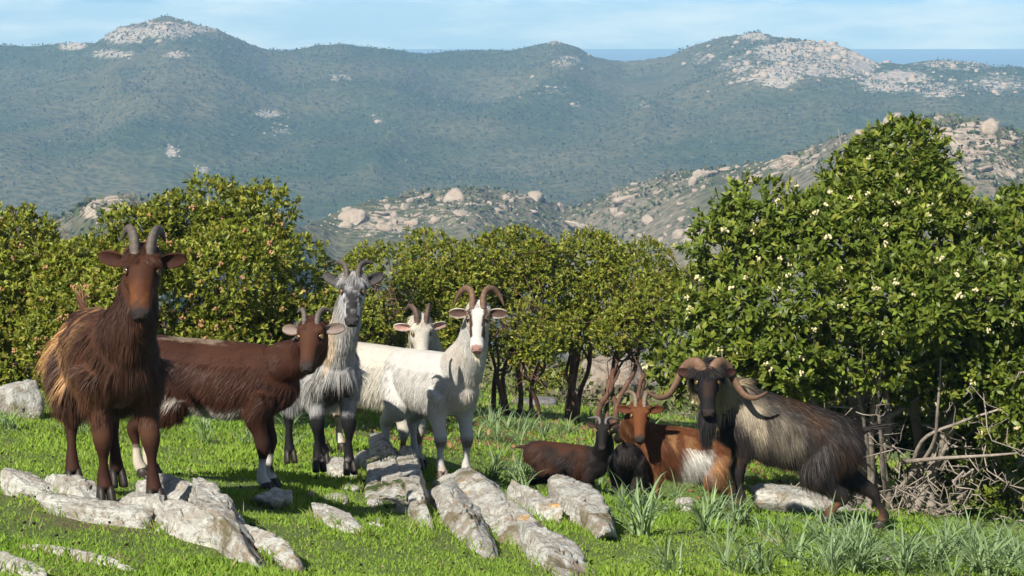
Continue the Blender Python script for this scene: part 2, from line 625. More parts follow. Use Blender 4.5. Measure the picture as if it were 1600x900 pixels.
# far mountain range
us = np.linspace(-0.62, 0.62, 480)
ds = np.concatenate([np.linspace(600, 1200, 130), np.linspace(1206, 1460, 14)])
U, D = np.meshgrid(us, ds)
Z = far_z(U, D)
V = np.stack([(U * D).ravel(), D.ravel(), Z.ravel()], -1)
pxy = to_px(V)
FBLOB = [(1240, 82, 62, 18, 1.0), (1300, 105, 70, 18, 0.95), (1215, 118, 42, 20, 0.85), (1330, 92, 50, 14, 1.0), (1270, 75, 60, 12, 1.0), (1400, 128, 60, 18, 0.95), (1470, 140, 50, 16, 0.6), (1180, 57, 30, 8, 0.7), (1160, 110, 50, 30, 0.42),
         (262, 48, 60, 16, 0.62), (195, 55, 40, 14, 0.8), (320, 45, 30, 7, 0.7), (112, 72, 24, 6, 0.9), (175, 84, 40, 8, 0.62), (275, 86, 22, 6, 0.65), (420, 178, 24, 7, 0.75), (268, 236, 14, 12, 0.65), (440, 205, 24, 10, 0.5), (320, 266, 12, 7, 0.6),
         (530, 122, 22, 8, 0.5), (885, 95, 22, 9, 0.7), (865, 66, 14, 5, 0.7), (1005, 165, 14, 4, 0.6), (900, 165, 20, 4, 0.5), (1490, 100, 80, 12, 0.5), (1560, 130, 60, 20, 0.5), (1100, 90, 30, 14, 0.4), (590, 185, 14, 8, 0.5), (860, 140, 50, 15, 0.3)]
fmask = np.clip(bands(FAR, FBLOB, pxy) + 0.10 * fbm(V / 30.0, 63, 3), 0, 1)
cliff = np.clip(fmask - 0.45, 0, 1)
V[:, 2] += cliff * 3.0 * fbm(V / 7.0, 66, 3)
m_far = land_mat("maquis_mountain", (0.022, 0.040, 0.015), (0.060, 0.080, 0.030), (0.105, 0.100, 0.055), (0.37, 0.34, 0.30), 0.75)
mountains = tag(link("mountain_range", make_mesh("mountain_range", V, grid_faces(len(us), len(ds)), m_far, col=fmask[:, None].repeat(3, 1), smooth=True)), kind="structure")

# sea behind the mountains
m_sea, n, l, b = new_mat("sea_water")
geo = n.new("ShaderNodeNewGeometry")
b.inputs["Base Color"].default_value = (0.012, 0.07, 0.19, 1)
b.inputs["Roughness"].default_value = 0.35
bump(n, l, b, noise_node(n, l, 0.05, 4, 0.6, geo.outputs["Position"]), 0.4, 1.0)
V = np.array([[-3000, 1250, -80], [3000, 1250, -80], [3000, 3650, -80], [-3000, 3650, -80]], float)
tag(link("sea", make_mesh("sea", V, np.array([[0, 1, 2, 3]]), m_sea)), kind="structure")


# ---- rocks: convex cut stones with a broken surface
def rock_mesh(name, seed, mat, sub=3, planes=14, rough=0.07, dims=(1, 1, 1), flat=0.0, offset=(0, 0, 0), freq=2.2):
    r = np.random.default_rng(seed)
    V, F = ico(sub)
    nn = nrm(r.normal(size=(planes, 3)))
    nn[0] = nrm(np.array([r.uniform(-.25, .25), r.uniform(-.35, .1), 1.0]))
    dd = r.uniform(0.55, 0.95, planes)
    dd[0] = r.uniform(0.55, 0.7)
    dots = V @ nn.T
    rad = np.where(dots > 0.05, dd / np.maximum(dots, 0.05), 9).min(1)
    rad = np.minimum(rad, 1.2)
    dims = np.asarray(dims, float)
    W = V * rad[:, None] * dims
    mid_ = float(np.sort(dims)[1])
    out = nrm(W / dims ** 2)
    q = W / mid_ + seed * 3.1
    dsp = 1.5 * rough * fbm(q * freq, seed, 3, 0.55) + 1.1 * rough * (0.35 - np.abs(fbm(q * freq * 2.1, seed + 9, 4, 0.6)))
    cr = np.abs(fbm(q * freq * 0.55 + 9.0, seed + 5, 3))
    dsp = dsp - 0.16 * np.exp(-(cr / 0.022) ** 2)
    W = W + out * (dsp * min(mid_, 2.2 * dims.min()))[:, None]
    return make_mesh(name, W, F, mat, smooth=False)


_ICO = {}


def ico(sub):
    if sub in _ICO:
        return _ICO[sub]
    t = (1 + 5 ** 0.5) / 2
    V = nrm(np.array([(-1, t, 0), (1, t, 0), (-1, -t, 0), (1, -t, 0), (0, -1, t), (0, 1, t), (0, -1, -t), (0, 1, -t), (t, 0, -1), (t, 0, 1), (-t, 0, -1), (-t, 0, 1)], float))
    F = np.array([(0, 11, 5), (0, 5, 1), (0, 1, 7), (0, 7, 10), (0, 10, 11), (1, 5, 9), (5, 11, 4), (11, 10, 2), (10, 7, 6), (7, 1, 8), (3, 9, 4), (3, 4, 2), (3, 2, 6), (3, 6, 8), (3, 8, 9), (4, 9, 5), (2, 4, 11), (6, 2, 10), (8, 6, 7), (9, 8, 1)])
    for _ in range(sub):
        cache, NV, NF = {}, list(V), []
        def midp(a, b_):
            k = (min(a, b_), max(a, b_))
            if k not in cache:
                cache[k] = len(NV)
                m = NV[a] + NV[b_]
                NV.append(m / np.linalg.norm(m))
            return cache[k]
        for a, b_, c_ in F:
            ab, bc, ca = midp(a, b_), midp(b_, c_), midp(c_, a)
            NF += [(a, ab, ca), (b_, bc, ab), (c_, ca, bc), (ab, bc, ca)]
        V, F = np.array(NV), np.array(NF)
    _ICO[sub] = (V, F)
    return V, F


def march(px, py, zf, d0, d1, n=70):
    """first point of a terrain along a view ray, for placing boulders on its visible slope"""
    r = ray(px, py)
    d = np.linspace(d0, d1, n)
    z = zf(np.full(n, r[0]), d)
    hit = np.nonzero(z >= r[2] * d)[0]
    if not len(hit):
        return None
    k = d[hit[0]]
    return np.array([r[0] * k, k, z[hit[0]]])


BOULD = [rock_mesh("hill_boulder_%d" % k, 100 + k, M_GRANITE, 2, 8, 0.05, dims) for k, dims in enumerate([(1, 1, .8), (1.2, .9, .75), (.8, 1, 1.1), (1.4, 1, .6), (1, 1, 1), (.7, .8, 1.2), (1.6, 1, .55), (1, 1.2, .7)])]
rb = np.random.default_rng(11)
clusters = [(600, 340, 60, 22, 34), (700, 318, 60, 18, 26), (800, 322, 40, 12, 12), (965, 305, 45, 14, 20), (1075, 280, 40, 12, 20), (1090, 368, 32, 18, 16), (1170, 272, 40, 14, 16), (1225, 252, 40, 14, 22), (1300, 232, 40, 16, 14), (1370, 200, 40, 10, 20),
            (1470, 208, 40, 14, 30), (1510, 232, 40, 18, 26), (1570, 215, 30, 16, 18), (1545, 262, 50, 22, 22), (1000, 350, 70, 30, 14), (160, 325, 26, 14, 16), (20, 343, 24, 6, 8), (900, 345, 50, 14, 10), (540, 360, 30, 16, 10), (1430, 270, 60, 18, 10)]
nb = 0
rest = Build()
for (cx, cy, sx, sy, k) in clusters:
    for i in range(k * 4):
        p = march(rb.normal(cx, sx * 0.75), rb.normal(cy, sy * 0.75), hill_z, 150, 470)
        if p is None or p[1] < 180:
            continue
        big = i < k and nb < 300
        size = (rb.gamma(1.6, 4.2) + 4.0 if big else rb.uniform(1.5, 4.5)) * p[1] / FPX * 0.55
        size = min(size, 24 * p[1] / FPX)
        rot = Euler((rb.uniform(-.4, .4), rb.uniform(-.4, .4), rb.uniform(0, 6.28)))
        if big:
            o = link("boulder", BOULD[int(rb.integers(8))], hills, p + np.array([0, 0, size * 0.02]))
            o.scale = tuple(size * rb.uniform(0.65, 1.45, 3))
            o.rotation_euler = rot
            nb += 1
        else:
            W, F = ico(0)
            W = W * rb.uniform(0.7, 1.2, (12, 1)) * size
            rest.add(W @ np.array(rot.to_matrix()).T + p + np.array([0, 0, size * 0.2]), F)
tag(link("small_boulders", rest.mesh("small_boulders", M_GRANITE), hills), kind="stuff")

# cliffs of the mountain: blocks standing out of the pale rock faces
rest = Build()
for (cx, cy, rx, ry, w) in FBLOB:
    for i in range(int(2 + w * rx * ry / 14)):
        p = march(rb.normal(cx, rx * 0.6), rb.normal(cy, ry * 0.6), far_z, 690, 1180)
        if p is None:
            continue
        size = rb.gamma(2.2, 1.1) * p[1] / FPX * (0.9 if w > 0.8 else 0.7)
        W, F = ico(0)
        W = W * rb.uniform(0.7, 1.2, (len(W), 1)) * size * np.array([1.5, 1.0, 0.9])
        a = rb.uniform(0, 3.14)
        R = np.array([[math.cos(a), -math.sin(a), 0], [math.sin(a), math.cos(a), 0], [0, 0, 1]])
        rest.add(W @ R.T + p, F)
tag(link("cliff_blocks", rest.mesh("cliff_blocks", M_GRANITE), mountains), kind="stuff")


# scrub: knots of coarse foliage scattered over the slopes
def scrub(name, parent, zf, count, d0, d1, umax, smin, smax, cols, seed, k=9, lf=0.7):
    r = np.random.default_rng(seed)
    u = r.uniform(-umax, umax, count * 2)
    d = d0 + (d1 - d0) * r.random(count * 2) ** 0.75
    q = np.stack([u * d, d, 0 * d], -1)
    ok = fbm(q / (0.06 * d1), seed, 3) > -0.25
    u, d = u[ok][:count], d[ok][:count]
    z = zf(u, d)
    c = np.stack([u * d, d, z], -1)
    size = r.uniform(smin, smax, len(c))
    dirs = nrm(r.normal(size=(len(c), k, 3)) + np.array([0, -0.25, 0.7]))
    O = (c[:, None] + dirs * (size * (0.8 - 0.5 * lf))[:, None, None] * r.uniform(0.1, 0.8, (len(c), k, 1))).reshape(-1, 3)
    Dn = nrm(dirs.reshape(-1, 3) + r.normal(0, 0.5, (len(c) * k, 3)))
    Nn = nrm(r.normal(size=Dn.shape) + np.array([-0.3, -0.8, 0.6]))
    L = np.repeat(size, k) * r.uniform(0.7, 1.3, len(Dn)) * lf
    VV, FF = kites(O, Dn, Nn, L, L * 0.8, 0.2)
    cc = np.array(cols)[r.integers(len(cols), size=len(c))] * r.uniform(0.75, 1.25, (len(c), 1))
    return tag(link(name, make_mesh(name, VV, FF, M_SCRUB, np.repeat(np.repeat(cc, k, 0), 4, 0)), parent), kind="stuff")


M_SCRUB = col_mat("scrub_leaf", rough=0.9, spec=0.1)
scrub("hill_scrub", hills, hill_z, 24000, 115, 440, 0.34, 0.35, 1.3, [(0.05, 0.07, 0.028), (0.09, 0.10, 0.05), (0.14, 0.13, 0.09), (0.06, 0.085, 0.03)], 71, k=3, lf=0.9)
scrub("valley_scrub", hills, hill_z, 1000, 30, 110, 0.34, 0.5, 1.4, [(0.12, 0.11, 0.08), (0.06, 0.08, 0.03), (0.10, 0.11, 0.05), (0.16, 0.14, 0.11)], 73, k=34, lf=0.18)
scrub("mountain_scrub", mountains, far_z, 34000, 690, 1150, 0.34, 0.5, 1.3, [(0.030, 0.046, 0.018), (0.050, 0.070, 0.028), (0.075, 0.085, 0.045), (0.040, 0.060, 0.022)], 75, k=2, lf=1.1)

scrub("edge_scrub", meadow, lambda u, d: ground(u * d, d), 700, 20.5, 29.4, 0.34, 0.25, 0.7, [(0.12, 0.11, 0.07), (0.08, 0.11, 0.03), (0.14, 0.15, 0.06), (0.15, 0.13, 0.09)], 79, k=30, lf=0.16)

# haze: the air between here and the mountains
m_air = bpy.data.materials.new("air")
m_air.use_nodes = True
n, l = m_air.node_tree.nodes, m_air.node_tree.links
n.remove(n["Principled BSDF"])
pv = n.new("ShaderNodeVolumePrincipled")
pv.inputs["Color"].default_value = (0.34, 0.62, 1.0, 1)           # scatters blue most
pv.inputs["Absorption Color"].default_value = (0.50, 0.64, 1, 1)
pv.inputs["Density"].default_value = 0.00045
pv.inputs["Anisotropy"].default_value = 0.0
l.new(pv.outputs["Volume"], n["Material Output"].inputs["Volume"])
bx = np.array([[x, y, z] for x in (-3100, 3100) for y in (-60, 3800) for z in (-88, 4)], float)
bf = np.array([[0, 1, 3, 2], [4, 6, 7, 5], [0, 4, 5, 1], [2, 3, 7, 6], [0, 2, 6, 4], [1, 5, 7, 3]])
tag(link("haze", make_mesh("haze", bx, bf, m_air)), kind="stuff")

# ------------------------------------------------------------------ goats
def lerp(a, b_, t):
    return np.asarray(a, float) * (1 - t) + np.asarray(b_, float) * t


def body_surface(tubes, vox):
    """closed lofts fused into ONE skin by a voxel remesh and a smoothing pass"""
    bb = Build()
    for V, F in tubes:
        bb.add(V, F)
    me = bb.mesh("lofts", None)
    o = bpy.data.objects.new("lofts", me)
    COL.objects.link(o)
    m = o.modifiers.new("r", 'REMESH')
    m.mode = 'VOXEL'
    m.voxel_size = vox
    m.adaptivity = 0
    s = o.modifiers.new("s", 'SMOOTH')
    s.factor = 0.5
    s.iterations = 4
    dg = bpy.context.evaluated_depsgraph_get()
    ev = o.evaluated_get(dg)
    em = ev.to_mesh()
    V = np.empty(len(em.vertices) * 3, np.float32)
    em.vertices.foreach_get("co", V)
    em.calc_loop_triangles()
    T = np.empty(len(em.loop_triangles) * 3, np.int32)
    em.loop_triangles.foreach_get("vertices", T)
    N = np.empty(len(em.vertices) * 3, np.float32)
    em.vertices.foreach_get("normal", N)
    Q = np.empty(len(em.loops), np.int32)
    em.loops.foreach_get("vertex_index", Q)
    ev.to_mesh_clear()
    bpy.data.objects.remove(o)
    bpy.data.meshes.remove(me)
    return V.reshape(-1, 3).astype(float), T.reshape(-1, 3), N.reshape(-1, 3).astype(float), Q.reshape(-1, 4)


TORSO = np.array([  # x, z centre, half width, half height
    (-0.455, 0.615, 0.045, 0.05), (-0.42, 0.605, 0.095, 0.105), (-0.33, 0.590, 0.135, 0.145), (-0.22, 0.572, 0.155, 0.168), (-0.08, 0.552, 0.172, 0.192),
    (0.06, 0.548, 0.170, 0.198), (0.18, 0.560, 0.152, 0.190), (0.28, 0.575, 0.130, 0.172), (0.36, 0.590, 0.100, 0.140), (0.405, 0.60, 0.06, 0.085)])


def make_goat(sp):
    r = np.random.default_rng(sp['seed'])
    s = sp['scale']
    yaw = math.radians(sp['yaw'])
    bx_, by_ = sp['at']
    lift = sp.get('lift', 0.0)
    bz = g1(bx_, by_) + lift
    cy, sy = math.cos(yaw), math.sin(yaw)
    R = np.array([[cy, -sy, 0], [sy, cy, 0], [0, 0, 1]])          # local -> world
    base = np.array([bx_, by_, bz])

    def loc(w):                                                    # world point -> unscaled local
        return (R.T @ (np.asarray(w, float) - base)) / s

    def gz(lx, ly):                                                # ground height under a local point
        w = R @ (np.array([lx, ly, 0]) * s) + base
        return (g1(w[0], w[1]) + lift - bz) / s

    # feet
    fr = sp.get('feet', {})
    feet = {}
    for k, (dx, dy) in dict(fl=(0.25, 0.085), fr=(0.25, -0.085), hl=(-0.37, 0.095), hr=(-0.37, -0.095)).items():
        ox, oy, oz = fr.get(k, (0, 0, 0))
        x, y = dx + ox, dy + oy
        feet[k] = np.array([x, y, gz(x, y) + oz])
    zf = 0.5 * (feet['fl'][2] + feet['fr'][2])
    zh = 0.5 * (feet['hl'][2] + feet['hr'][2])
    slope = (zf - zh) / 0.62
    drop = sp.get('drop', 0.0)

    def bodyz(x):
        return zh + (x + 0.37) * slope - drop + sp.get('pitch', 0.0) * x

    fat = sp.get('fat', 1.0)
    tubes = []
    st = resample(TORSO, 26)
    pts = np.stack([st[:, 0], 0 * st[:, 0], st[:, 1] + bodyz(st[:, 0])], -1)
    tubes.append(tube(pts, st[:, 2] * fat, st[:, 3] * fat, n=24))
    # head frame
    poll = loc(sp['poll'])
    face = np.radians(sp.get('face_yaw', 0.0))
    tow = -np.array(sp['poll'], float)
    tow[2] = 0
    tow = nrm(tow)
    tow = np.array([tow[0] * math.cos(face) - tow[1] * math.sin(face), tow[0] * math.sin(face) + tow[1] * math.cos(face), 0])
    pit = math.radians(sp.get('face_pitch', 58))
    Fw = tow * math.cos(pit) + np.array([0, 0, -1]) * math.sin(pit)
    Uw = tow * math.sin(pit) + np.array([0, 0, 1]) * math.cos(pit)
    Rw = np.cross(Fw, Uw)
    roll = math.radians(sp.get('roll', 0))
    Uw, Rw = Uw * math.cos(roll) + Rw * math.sin(roll), Rw * math.cos(roll) - Uw * math.sin(roll)
    hF, hU, hR = (R.T @ Fw), (R.T @ Uw), (R.T @ Rw)
    hs = sp.get('head', 1.0)

    def H(t, side, up):
        return poll + (hF * t + hR * side + hU * up) * hs

    # head: a finer loft with brow, eye sockets, cheeks, nostrils and mouth; its back end sits inside the neck
    hd = resample(np.array([(-0.040, 0.040, 0.038, -0.045), (-0.015, 0.058, 0.060, -0.040), (0.02, 0.064, 0.072, -0.038), (0.055, 0.064, 0.076, -0.038), (0.09, 0.058, 0.070, -0.037), (0.13, 0.047, 0.057, -0.033), (0.17, 0.0395, 0.046, -0.030),
                            (0.205, 0.038, 0.041, -0.029), (0.226, 0.0365, 0.037, -0.029), (0.240, 0.031, 0.031, -0.029), (0.249, 0.022, 0.022, -0.030), (0.253, 0.010, 0.010, -0.030)]), 52)
    hp = np.array([H(t, 0, o) for t, _, _, o in hd])
    HVt, HFt = tube(hp, hd[:, 1] * hs, hd[:, 2] * hs, hint=hU, n=40, power=2.35)
    q = (HVt - poll) / hs
    qc = np.stack([q @ hF, q @ hR, q @ hU], -1)
    off = np.interp(qc[:, 0], hd[:, 0], hd[:, 3])
    rad_ = nrm(np.stack([np.where(qc[:, 0] > 0.235, (qc[:, 0] - 0.235) * 2.2, 0), qc[:, 1], qc[:, 2] - off], -1))
    dsp = np.zeros(len(qc))

    def gs(t, s_, u_, rt, rs_, ru):
        return np.exp(-(((qc[:, 0] - t) / rt) ** 2 + ((np.abs(qc[:, 1]) - s_) / rs_) ** 2 + ((qc[:, 2] - u_) / ru) ** 2))

    dsp += 0.010 * gs(0.040, 0.050, 0.012, 0.018, 0.020, 0.022)      # brow
    dsp -= 0.011 * gs(0.072, 0.056, -0.004, 0.016, 0.022, 0.018)     # eye socket
    dsp += 0.006 * gs(0.098, 0.050, -0.030, 0.030, 0.020, 0.014)     # cheek bone
    dsp -= 0.006 * gs(0.135, 0.046, -0.028, 0.030, 0.016, 0.020)     # hollow below it
    dsp += 0.012 * gs(0.075, 0.045, -0.090, 0.045, 0.030, 0.024)     # jaw
    dsp += 0.004 * gs(0.120, 0.0, 0.020, 0.060, 0.014, 0.020)        # nose bone
    dsp += 0.006 * gs(0.222, 0.024, -0.006, 0.014, 0.012, 0.012)     # nostril wing
    dsp -= 0.010 * gs(0.240, 0.0175, -0.010, 0.007, 0.0065, 0.0075)  # nostril
    dsp -= 0.005 * gs(0.250, 0.0, -0.014, 0.010, 0.003, 0.012)       # cleft of the nose
    lipz = -0.046 - 0.10 * np.clip(0.235 - qc[:, 0], 0, 0.05)
    dsp -= 0.006 * np.exp(-((qc[:, 2] - lipz) / 0.0045) ** 2) * (qc[:, 0] > 0.185)
    dsp += 0.005 * np.exp(-((qc[:, 2] + 0.062) / 0.009) ** 2) * np.exp(-((qc[:, 0] - 0.222) / 0.018) ** 2)
    HVt = HVt + (rad_[:, :1] * hF + rad_[:, 1:2] * hR + rad_[:, 2:] * hU) * (dsp * hs)[:, None]
    tubes.append(tube(hp[:14], hd[:14, 1] * hs * 0.93, hd[:14, 2] * hs * 0.93, hint=hU, n=16))
    # neck
    nb0 = np.array([0.25, 0, 0.60 + bodyz(0.25)])
    nb1 = np.array([0.34, 0, 0.665 + bodyz(0.34)])
    skull = H(-0.005, 0, -0.055)
    bow = sp.get('bow', np.zeros(3))
    m1 = lerp(nb1, skull, 0.38) + np.array([0.03, 0, -0.012]) + bow
    m2 = lerp(nb1, skull, 0.74) + np.array([0.015, 0, -0.008]) + np.asarray(bow) * 0.5
    npth = resample(np.array([nb0, nb1, m1, m2, skull]), 18)
    nt = np.linspace(0, 1, 18)
    nk = sp.get('neck', 1.0)
    nrw = np.interp(nt, [0, 0.25, 0.5, 0.8, 1], [0.110, 0.106, 0.080, 0.064, 0.058]) * nk
    nrh = np.interp(nt, [0, 0.25, 0.5, 0.8, 1], [0.145, 0.140, 0.103, 0.078, 0.062]) * nk
    tubes.append(tube(npth, nrw, nrh, hint=(0.9, 0, 0.44) if abs(hF[1]) < 2 else hU, n=16))
    # legs
    legs, hoofs = [], []
    for k, ft in feet.items():
        sd = 1 if k[1] == 'l' else -1
        foot = ft
        if k[0] == 'f':
            sh = np.array([0.255, sd * 0.075, 0.53 + bodyz(0.255)])
            el = np.array([0.215, sd * 0.088, 0.405 + bodyz(0.22)])
            fet = foot + np.array([-0.012, 0, 0.085])
            knee = lerp(el, fet, 0.50) + np.array([0.022, 0, 0])
            path = np.array([sh, el, lerp(el, knee, 0.55), knee, lerp(knee, fet, 0.5), fet, foot + np.array([0.010, 0, 0.045])])
            rad = np.array([0.085, 0.062, 0.040, 0.039, 0.0195, 0.0285, 0.033])
        else:
            hip = np.array([-0.29, sd * 0.068, 0.565 + bodyz(-0.29)])
            sti = np.array([-0.205 + 0.25 * (foot[0] + 0.37), sd * 0.105, 0.405 + bodyz(-0.2)])
            fet = foot + np.array([-0.012, 0, 0.085])
            hock = lerp(fet, np.array([-0.40 + 0.55 * (foot[0] + 0.37), sd * 0.09, 0.285 + bodyz(-0.37)]), 0.98)
            path = np.array([hip, sti, lerp(sti, hock, 0.5), hock, lerp(hock, fet, 0.5), fet, foot + np.array([0.010, 0, 0.045])])
            rad = np.array([0.115, 0.088, 0.054, 0.040, 0.0205, 0.0285, 0.033])
        pr = resample(np.column_stack([path, rad]), 26)
        legs.append((k, pr))
        tubes.append(tube(pr[:, :3], pr[:, 3] * sp.get('legw', 1.0), n=12, hint=(1, 0, 0.15)))
        hoofs.append((k, foot))
    # tail
    tdir = nrm(np.array(sp.get('tail', (-0.5, 0, 0.75)), float))
    t0 = np.array([-0.42, 0, 0.655 + bodyz(-0.43)])
    tp = np.array([t0, t0 + tdir * 0.06, t0 + tdir * 0.12 + np.array([-0.01, 0, 0.0])])
    tubes.append(tube(resample(tp, 6), np.linspace(0.026, 0.012, 6), n=8, hint=(0, 1, 0)))
    V, T, N, Q = body_surface(tubes, sp.get('vox', 0.0095))
    nb_ = len(V)
    hq = HFt[0]
    ht = np.vstack([hq[:, :3], hq[:, [0, 2, 3]], HFt[1]])
    fn = np.cross(HVt[ht[:, 1]] - HVt[ht[:, 0]], HVt[ht[:, 2]] - HVt[ht[:, 0]])
    hn = np.zeros_like(HVt)
    for k_ in range(3):
        np.add.at(hn, ht[:, k_], fn)
    hn = nrm(hn)
    if np.mean(np.sum(hn * (HVt - HVt.mean(0)), 1)) < 0:
        hn, ht, hq = -hn, ht[:, ::-1], hq[:, ::-1]
    V, N = np.vstack([V, HVt]), np.vstack([N, hn])
    T = np.vstack([T, ht + nb_])
    Q = [Q, hq + nb_, ht[2 * len(hq):] + nb_]

    # ---- which region is a surface point in
    def region(p):
        hv = (p - poll) / hs
        hc = np.stack([hv @ hF, hv @ hR, hv @ hU], -1)
        ki = np.abs(hc[:, 0, None] - hd[None, :, 0]).argmin(1)
        dh = np.hypot(hc[:, 1] / (hd[ki, 1] + 0.008), (hc[:, 2] - hd[ki, 3]) / (hd[ki, 2] + 0.008))
        inhead = (hc[:, 0] > 0.004) & (hc[:, 0] < 0.28) & (dh < 1.22)
        dn = np.linalg.norm(p[:, None] - npth[None, 5:], axis=2) / nrh[None, 5:]
        dt = np.abs(p[:, 0, None] - st[None, :, 0]).argmin(1)
        tz = (p[:, 2] - pts[dt, 2]) / (st[dt, 3] * fat)
        tor = np.hypot(p[:, 1] / (st[dt, 2] * fat), tz)
        dl = np.full((len(p), 4), 9.0)
        along = np.zeros((len(p), 4))
        for i, (k, pr) in enumerate(legs):
            q = np.linalg.norm(p[:, None] - pr[None, :, :3], axis=2) / (pr[None, :, 3] + 0.004)
            dl[:, i] = q.min(1)
            along[:, i] = q.argmin(1) / 25.0
        li = dl.argmin(1)
        la = along[np.arange(len(p)), li]
        reg = np.zeros(len(p), int)                       # 0 torso 1 neck 2 head 3 front leg 4 hind leg
        isleg = (dl.min(1) < tor) & (la > 0.12)
        reg[isleg] = np.where(li[isleg] < 2, 3, 4)
        isn = (dn.min(1) < np.minimum(tor, 1.6)) & ~isleg & (p[:, 0] > 0.16)
        reg[isn] = 1
        reg[inhead] = 2
        return reg, hc, la, li, tz

    ctx = dict(poll=poll, rng=r, npth=npth)

    def colour(p, jit=0.0):
        reg, hc, la, li, tz = region(p)
        c = sp['coat'](p, reg, hc, la, li, tz)
        # nose leather, lips
        nose = (reg == 2) & (hc[:, 0] + 0.35 * hc[:, 2] > 0.2215) & (hc[:, 2] > -0.036) & (np.abs(hc[:, 1]) < 0.027)
        c[nose] = sp.get('nose', (0.035, 0.028, 0.026))
        lip = (reg == 2) & (hc[:, 0] > 0.190) & (np.abs(hc[:, 2] + 0.046 + 0.10 * np.clip(0.235 - hc[:, 0], 0, 0.05)) < 0.0045)
        c[lip] = np.array(sp.get('nose', (0.035, 0.028, 0.026))) * 0.6
        for sd in (-1, 1):
            de = np.linalg.norm((hc - np.array([0.068, sd * 0.0545, -0.004])) / np.array([1.25, 1, 1.0]), axis=1)
            c = np.where(((reg == 2) & (de < 0.019))[:, None], c * 0.30, c)
        return c, reg, hc, la, li, tz

    root = empty(sp['name'], base, yaw)
    root.scale = (s, s, s)
    tag(root, sp['label'], "goat", sp.get('group', "goats on the meadow"))
    c, reg, hc, la, li, tz = colour(V)
    body = link("body", make_mesh("body", V, Q, M_SKIN, c, smooth=True), root)

    # ---- hair
    a, b_, cc = V[T[:, 0]], V[T[:, 1]], V[T[:, 2]]
    area = 0.5 * np.linalg.norm(np.cross(b_ - a, cc - a), axis=1)
    cen = (a + b_ + cc) / 3
    dhead = np.linalg.norm(cen - H(0.09, 0, -0.035), axis=1)
    wgt = area * np.where(dhead < 0.17 * hs, 3.4, 1.0)
    n_h = sp['hairs']
    pick = r.choice(len(T), n_h, p=wgt / wgt.sum())
    u, v = r.random(n_h), r.random(n_h)
    fl = u + v > 1
    u[fl], v[fl] = 1 - u[fl], 1 - v[fl]
    O = a[pick] + (b_ - a)[pick] * u[:, None] + (cc - a)[pick] * v[:, None]
    nn = nrm(N[T[pick, 0]] * (1 - u - v)[:, None] + N[T[pick, 1]] * u[:, None] + N[T[pick, 2]] * v[:, None])
    c, reg, hc, la, li, tz = colour(O)
    down = np.array([0, 0, -1.0])
    lay = sp.get('lay', 0.55)
    comb = np.tile(np.array([-lay, 0, -1.0]), (n_h, 1))
    comb[np.abs(tz) > 3] = (-1, 0, -0.3)
    top = (reg == 0) & (tz > 0.55)
    comb[top] = np.stack([np.full(top.sum(), -1.0), np.sign(O[top, 1]) * 0.5, np.full(top.sum(), -0.5)], -1)
    nkd = nrm(npth[4] - npth[-3])
    comb[reg == 1] = nkd * 0.8 + down * 0.6
    hh = reg == 2
    comb[hh] = hF * 0.9
    forehead = hh & (hc[:, 0] < 0.05) & (hc[:, 2] > -0.01)
    comb[forehead] = hF * 0.5 + hR * np.sign(hc[forehead, 1])[:, None] * 0.5
    leg = reg >= 3
    comb[leg] = (0.0, 0, -1.0)
    comb[reg == 4] = (-0.28, 0, -1.0)
    # hair length per region
    Ls = sp.get('len', dict(torso=0.075, belly=0.11, neck=0.06, thigh=0.08))
    L = np.full(n_h, 0.02)
    t_ = reg == 0
    L[t_] = Ls['torso'] + (Ls['belly'] - Ls['torso']) * np.clip((0.2 - tz[t_]) / 0.9, 0, 1)
    L[t_ & (tz < -0.82)] *= 0.55
    L[t_ & (O[:, 0] < -0.25)] = np.maximum(L[t_ & (O[:, 0] < -0.25)], Ls['thigh'] * 0.9)
    L[top] *= sp.get('topk', 0.55)
    L[reg == 1] = Ls['neck']
    L[leg] = np.where(la[leg] < 0.5, Ls['thigh'] * np.clip(1.05 - la[leg] * 1.7, 0.12, 1), 0.013)
    f3 = reg == 3
    L[f3] = np.where(la[f3] < 0.38, Ls['thigh'] * 0.8 * np.clip(1.0 - la[f3] * 1.9, 0.15, 1), 0.013)
    L[hh] = 0.013
    L[forehead] = sp.get('fringe', 0.022)
    L[(hh) & (hc[:, 0] > 0.185)] = 0.004
    ts = (O - t0) @ tdir
    tailm = (ts > 0.03) & (ts < 0.16) & (np.linalg.norm(O - t0 - ts[:, None] * tdir, axis=1) < 0.036)
    L[tailm] = sp.get('tuft', 0.085)
    comb[tailm] = tdir + np.array([-0.4, 0, -0.2])
    L = L * r.uniform(0.6, 1.2, n_h)
    # locks: neighbouring hairs lean the same way
    k1 = 26.0
    ln = np.stack([vnoise(O * k1 + 5.1, 201) - .5, vnoise(O * k1 + 31.7, 202) - .5, vnoise(O * k1 + 77.9, 203) - .5], -1)
    k2 = 70.0
    ln2 = np.stack([vnoise(O * k2 + 5.1, 204) - .5, vnoise(O * k2 + 31.7, 205) - .5, vnoise(O * k2 + 77.9, 206) - .5], -1)
    comb = nrm(comb)
    comb = comb - nn * np.sum(comb * nn, 1, keepdims=True)
    comb = nrm(comb + 1e-4)
    loft = np.where(hh | (leg & (la > 0.45)), 0.20, sp.get('loft', 0.17))[:, None]
    wob = np.where(L[:, None] > 0.03, 1.0, 0.45) * sp.get('wob', 0.45)
    D1 = nrm(comb + nn * loft + wob * (ln * 0.42 + ln2 * 0.26) + r.normal(0, 0.05, (n_h, 3)))
    D2 = nrm(D1 * 0.75 + comb * 0.45 + down * np.where(tailm[:, None], 0.1, 0.38) + nn * 0.02 + wob * ln2 * 0.25 + r.normal(0, 0.05, (n_h, 3)))
